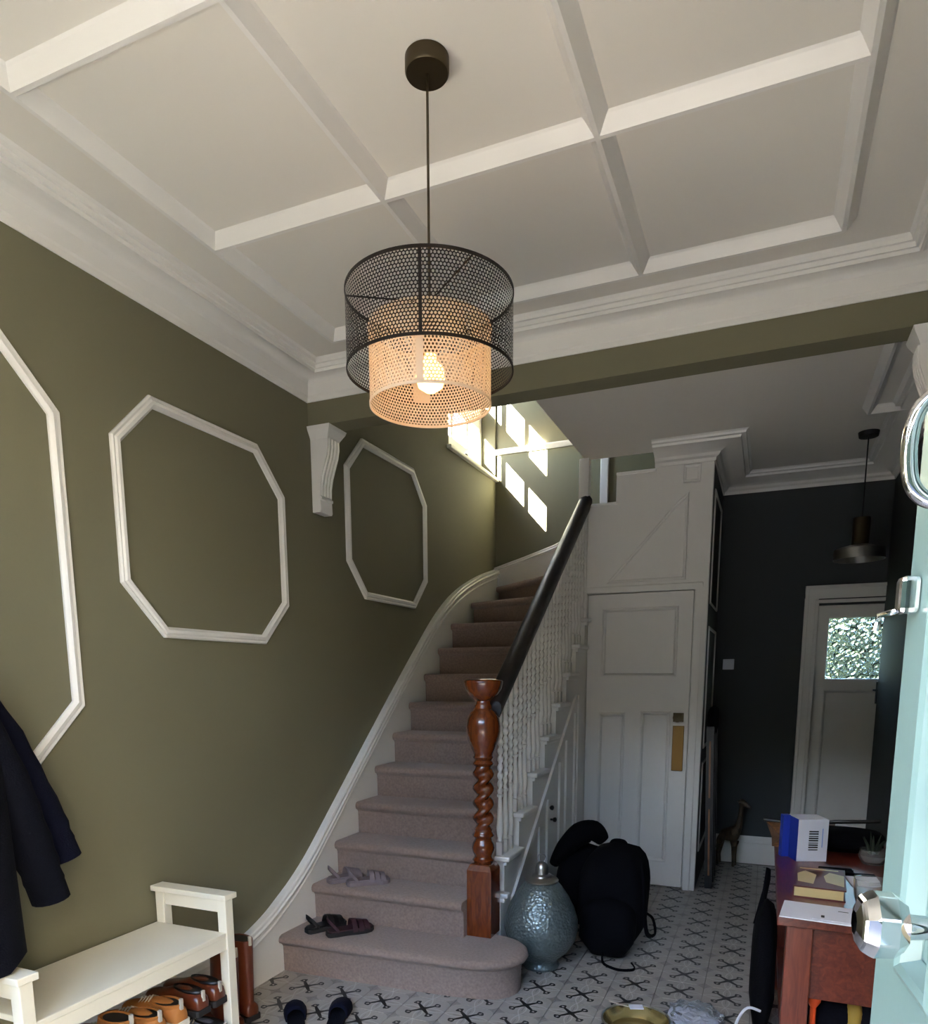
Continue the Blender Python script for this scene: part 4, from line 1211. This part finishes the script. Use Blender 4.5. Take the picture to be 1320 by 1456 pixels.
MB().box(-0.055, -0.10, 0, 0.055, 0.10, 0.004).build('sheet', 'paper', pk)
MB().box(-0.055, 0.04, 0.004, 0.055, 0.095, 0.0046).build('print_band', 'navy', pk)
tu = thing('tumbler', 'clear glass tumbler on the table beside the open front door', 'glass', (0.355, 2.66, TZ))
MB().lathe([(0.0, 0.0), (0.036, 0.0), (0.045, 0.03), (0.050, 0.09), (0.047, 0.09), (0.041, 0.03), (0.034, 0.008), (0.0, 0.008)], (0, 0, 0), 28).build('glass_wall', 'clear', tu, smooth=True)
pl = thing('potted_succulent', 'small spiky plant in a glass bowl near the wall end of the table', 'plant', (0.44, 3.28, TZ))
MB().lathe([(0.0, 0.0), (0.04, 0.0), (0.055, 0.03), (0.05, 0.06), (0.046, 0.06), (0.05, 0.03), (0.036, 0.008), (0, 0.008)], (0, 0, 0), 24).build('bowl', 'clear', pl, smooth=True)
MB().lathe([(0.0, 0.01), (0.036, 0.01), (0.047, 0.035), (0.0, 0.04)], (0, 0, 0), 20).build('soil', 'grout', pl, smooth=True)
for k in range(7):
    a = k * 0.9
    MB().tube([(0.01 * math.cos(a), 0.01 * math.sin(a), 0.035), (0.025 * math.cos(a), 0.025 * math.sin(a), 0.075), (0.045 * math.cos(a), 0.045 * math.sin(a), 0.105 + 0.01 * (k % 3))], [0.007, 0.006, 0.001], 6).build('leaf', 'hedge', pl, smooth=True)
hb_ = thing('handbag', 'black leather bag with a tan lining spread across the far end of the table', 'bag', (0.30, 3.52, TZ))
part(blob(0.36, 3.50, TZ, TZ + 0.10, 0.15, 0.11, 3.0), 'body', 'blackfab', hb_, smooth=True, angle=80)
part(MB().loft([[(0.06, 3.66, TZ + 0.002), (0.06, 3.45, TZ + 0.002), (0.30, 3.45, TZ + 0.002), (0.30, 3.66, TZ + 0.002)], [(0.03, 3.68, TZ + 0.075), (0.10, 3.52, TZ + 0.03), (0.30, 3.50, TZ + 0.05), (0.33, 3.68, TZ + 0.085)]]), 'lining', 'slat', hb_)
part(MB().tube([(0.02, 3.675, TZ + 0.08), (0.12, 3.665, TZ + 0.075), (0.22, 3.66, TZ + 0.08), (0.33, 3.66, TZ + 0.095), (0.42, 3.64, TZ + 0.105), (0.50, 3.60, TZ + 0.12)], 0.009, 8), 'rim', 'black', hb_, smooth=True)
# things under the table
ub = thing('storage_bag', 'dark storage bag with a mustard stripe on the shelf under the table', 'bag', (0.31, 2.72, 0.222))
part(blob(0.31, 2.72, 0.222, 0.44, 0.15, 0.15, 1.0), 'body', 'navy2', ub, smooth=True, angle=80)
part(blob(0.33, 2.716, 0.222, 0.447, 0.035, 0.156, 1.0), 'stripe', 'yellow', ub, smooth=True, angle=80)
ev = thing('magazine', 'white magazine sloping on top of the dark bag under the table', 'magazine', (0.33, 2.66, 0.475), R(12))
ev.rotation_euler.y = R(-16)
MB().box(-0.09, -0.06, 0.0, 0.09, 0.06, 0.005).build('sheets', 'paper', ev)
MB().box(-0.085, -0.05, 0.005, 0.02, 0.05, 0.0055).build('cover_print', 'steel', ev)
og = thing('orange_toy', 'small orange plastic object tucked behind the table leg', 'toy', (0.20, 2.545, 0.222))
part(blob(0.205, 2.545, 0.40, 0.47, 0.022, 0.022, 0.3, 14, 8, 0.9).tube([(0.205, 2.545, 0.222), (0.205, 2.545, 0.41)], 0.010, 8), 'plastic_body', 'orange', og, smooth=True)

# black shoulder bag hanging by the table
sbg = thing('shoulder_bag', 'black shoulder bag resting on the tiles against the mahogany table', 'bag', (0.03, 3.22, 0))
part(blob(0.052, 3.20, 0.0, 0.56, 0.05, 0.17, 2.2, lean=(0.0, 0.02)), 'body', 'blackfab', sbg, smooth=True, angle=80)
part(MB().tube([(0.01, 3.20, 0.45), (0.04, 3.22, 0.60), (0.05, 3.26, 0.68), (0.05, 3.33, 0.62), (0.03, 3.38, 0.44)], 0.012, 8, flat=0.5), 'strap', 'blackfab', sbg, smooth=True)
cb = MB().tube(smooth_path([(0.05, 2.99, 0.15), (0.0, 2.98, 0.16), (-0.035, 2.98, 0.10), (-0.05, 2.98, 0.02), (-0.065, 2.93, 0.006), (-0.085, 2.85, 0.006), (-0.09, 2.75, 0.006), (-0.05, 2.6, 0.006), (-0.03, 2.3, 0.006)]), 0.006, 8).build('charging_cable', 'paper', smooth=True, origin=(0, 3.0, 0))
tag(cb, 'thin white cable trailing from the black shoulder bag over the tiles', 'cable')

# ------------------------------------------------------------------ tray and plastic bag on the floor
tr = thing('tin_tray', 'round gold-rimmed tin tray on the tiles at the bottom picture edge', 'tray', (-0.44, 2.93, 0))
part(MB().lathe([(0.0, 0.004), (0.105, 0.004), (0.13, 0.03), (0.14, 0.05), (0.145, 0.05), (0.134, 0.026), (0.108, 0.0), (0.0, 0.0)], (-0.44, 2.93, 0), 40), 'dish', 'golden', tr, smooth=True)
part(MB().tube([(-0.44 + 0.143 * math.cos(a), 2.93 + 0.143 * math.sin(a), 0.05) for a in [2 * math.pi * k / 40 for k in range(41)]], 0.005, 8), 'rim', 'steel', tr, smooth=True)
ca = thing('ribbon_tag', 'small white card tag lying on the tin tray', 'tag', (-0.455, 3.03, 0.0555), R(20))
MB().box(-0.03, -0.02, 0, 0.03, 0.02, 0.004).build('card', 'paper', ca)
MB().tube([(-0.03, 0, 0.002), (-0.07, 0.02, 0.004), (-0.11, 0.06, 0.0)], 0.003, 6).build('ribbon', 'lace', ca)
def crumple(name, cx, cy, rx, ry, hgt, m, seed, par):
    random.seed(seed)
    bm = bmesh.new()
    bmesh.ops.create_icosphere(bm, subdivisions=3, radius=1.0)
    for v in bm.verts:
        k = 1 + random.uniform(-0.16, 0.16)
        v.co = Vector((v.co.x * rx * k, v.co.y * ry * k, max(0.0, v.co.z * 0.5 + 0.42) * hgt * k))
    me = bpy.data.meshes.new(name)
    bm.to_mesh(me); bm.free()
    me.materials.append(M[m])
    o = bpy.data.objects.new(name, me)
    COL.objects.link(o)
    o.parent = par
    o.location = Vector((cx, cy, 0)) - Vector(par.location)
    return o
pb = thing('plastic_bag', 'crumpled clear plastic bag lying on the tiles beside the tin tray', 'plastic bag', (-0.22, 3.05, 0))
crumple('film', -0.21, 3.06, 0.12, 0.11, 0.10, 'plastic', 3, pb)
c2_ = crumple('paper_lining', -0.22, 3.05, 0.09, 0.07, 0.05, 'paper', 8, pb)
c3_ = thing('blue_card', 'pale blue card half under the plastic bag at the picture edge', 'card', (-0.17, 2.86, 0), R(15))
MB().box(-0.07, -0.06, 0, 0.07, 0.06, 0.006).build('card_sheet', 'skyblue', c3_, bevel=0.001)
MB().box(0.0, -0.05, 0.006, 0.06, 0.05, 0.0066).build('print', 'paper', c3_)

# small ornament on the stair window sill
orn = thing('sill_ornament', 'small dark round ornament on the stair window sill', 'ornament', (-2.30, 5.50, 3.2))
part(MB().lathe([(0, 3.2), (0.012, 3.2), (0.013, 3.203), (0.008, 3.206), (0.018, 3.214), (0.022, 3.228), (0.018, 3.242), (0.006, 3.25), (0, 3.251)], (-2.30, 5.50, 0), 20), 'ball', 'black', orn, smooth=True)

# ------------------------------------------------------------------ open front door
PHI = 6.0
fd = thing('door_3', 'pale aqua front door standing open, with chrome knocker, latch and octagonal knob', 'door', (0.152, 1.03, 0.01), kind='structure')
fd.rotation_euler.z = math.atan2(-math.cos(R(PHI)), math.sin(R(PHI)))     # local +x runs from the leading edge to the hinge
# local y: the outside face looks towards -y in local space (towards the hall's left wall)
panel_door(fd, 0.0, 0.86, 0.0, 2.12, 0.0, 0.045, [(0.10, 0.215, 1.15, 2.0), (0.35, 0.75, 1.15, 2.0), (0.10, 0.35, 0.2, 1.0), (0.42, 0.75, 0.2, 1.0)], 'teal', rec=0.016)
KU, KZ = 0.275, 1.258
def oct_knob():
    mb = MB()
    n = 8
    rings = []
    for r_, d in ((0.012, 0.046), (0.024, 0.050), (0.032, 0.060), (0.033, 0.076), (0.026, 0.088), (0.012, 0.092)):
        rings.append([(KU + r_ * math.cos(2 * math.pi * (k + .5) / n), -d, KZ + r_ * math.sin(2 * math.pi * (k + .5) / n)) for k in range(n)])
    mb.loft(rings)
    return mb
oct_knob().build('knob', 'chrome', fd, bevel=0.003)
MB().tube([(KU, 0.0, KZ), (KU, -0.006, KZ), (KU, -0.010, KZ), (KU, -0.02, KZ), (KU, -0.05, KZ)], [0.034, 0.033, 0.018, 0.010, 0.013], 24).build('rose', 'chrome', fd, smooth=True)
# latch near the leading edge
MB().box(0.025, -0.022, 1.562, 0.05, 0.0, 1.605).build('latch', 'chrome', fd, bevel=0.006)
MB().tube([(0.03, -0.02, 1.566), (0.025, -0.036, 1.562), (0.022, -0.038, 1.545)], 0.004, 8).build('latch_lever', 'chrome', fd, smooth=True)
# knocker: mount above, long D-shaped striker below
KN = 0.16
kn = MB().lathe([(0.0, 0.0), (0.018, 0.0), (0.022, 0.014), (0.021, 0.034), (0.014, 0.050), (0.018, 0.058), (0.015, 0.072), (0.0, 0.080)], (KN, -0.018, 1.772), 24).build('knocker_mount', 'chrome', fd, smooth=True)
MB().tube(smooth_path([(KN, -0.002, 1.766), (KN, -0.028, 1.764), (KN, -0.045, 1.752), (KN, -0.052, 1.730), (KN, -0.052, 1.700), (KN, -0.047, 1.678), (KN, -0.034, 1.664), (KN, -0.016, 1.660), (KN, -0.001, 1.660)]), 0.0075, 16).build('knocker_ring', 'chrome', fd, smooth=True)
MB().tube(smooth_path([(KN - 0.02, 0.0, 1.648), (KN - 0.014, -0.014, 1.644), (KN, -0.016, 1.644), (KN + 0.02, -0.008, 1.65)]), 0.005, 8).build('striker_plate', 'chrome', fd, smooth=True)

# ------------------------------------------------------------------ unseen entrance glazing, sidelight widened for more light on the left wall
w2 = thing('window_2', 'unseen sidelight and fanlight behind the viewer, sidelight widened to light the left wall', 'window', (-0.65, YF - 0.12, 0.35), kind='structure')
for a, b, c, d in ((-2.15, -2.10, 0.35, 2.16), (-0.79, -0.74, 0.35, 2.16), (-2.10, -0.79, 0.35, 0.40), (-2.10, -0.79, 2.11, 2.16), (-2.15, -2.10, 2.26, 2.86), (0.195, 0.245, 2.26, 2.86), (-2.10, 0.195, 2.26, 2.31), (-2.10, 0.195, 2.81, 2.86)):
    part(MB().box(a, YF - 0.15, c, b, YF - 0.09, d), 'frame', 'white', w2)
part(MB().box(-2.10, YF - 0.122, 0.40, -0.79, YF - 0.118, 2.11), 'pane', 'pane', w2)
part(MB().box(-2.10, YF - 0.122, 2.31, 0.195, YF - 0.118, 2.81), 'pane', 'pane', w2)
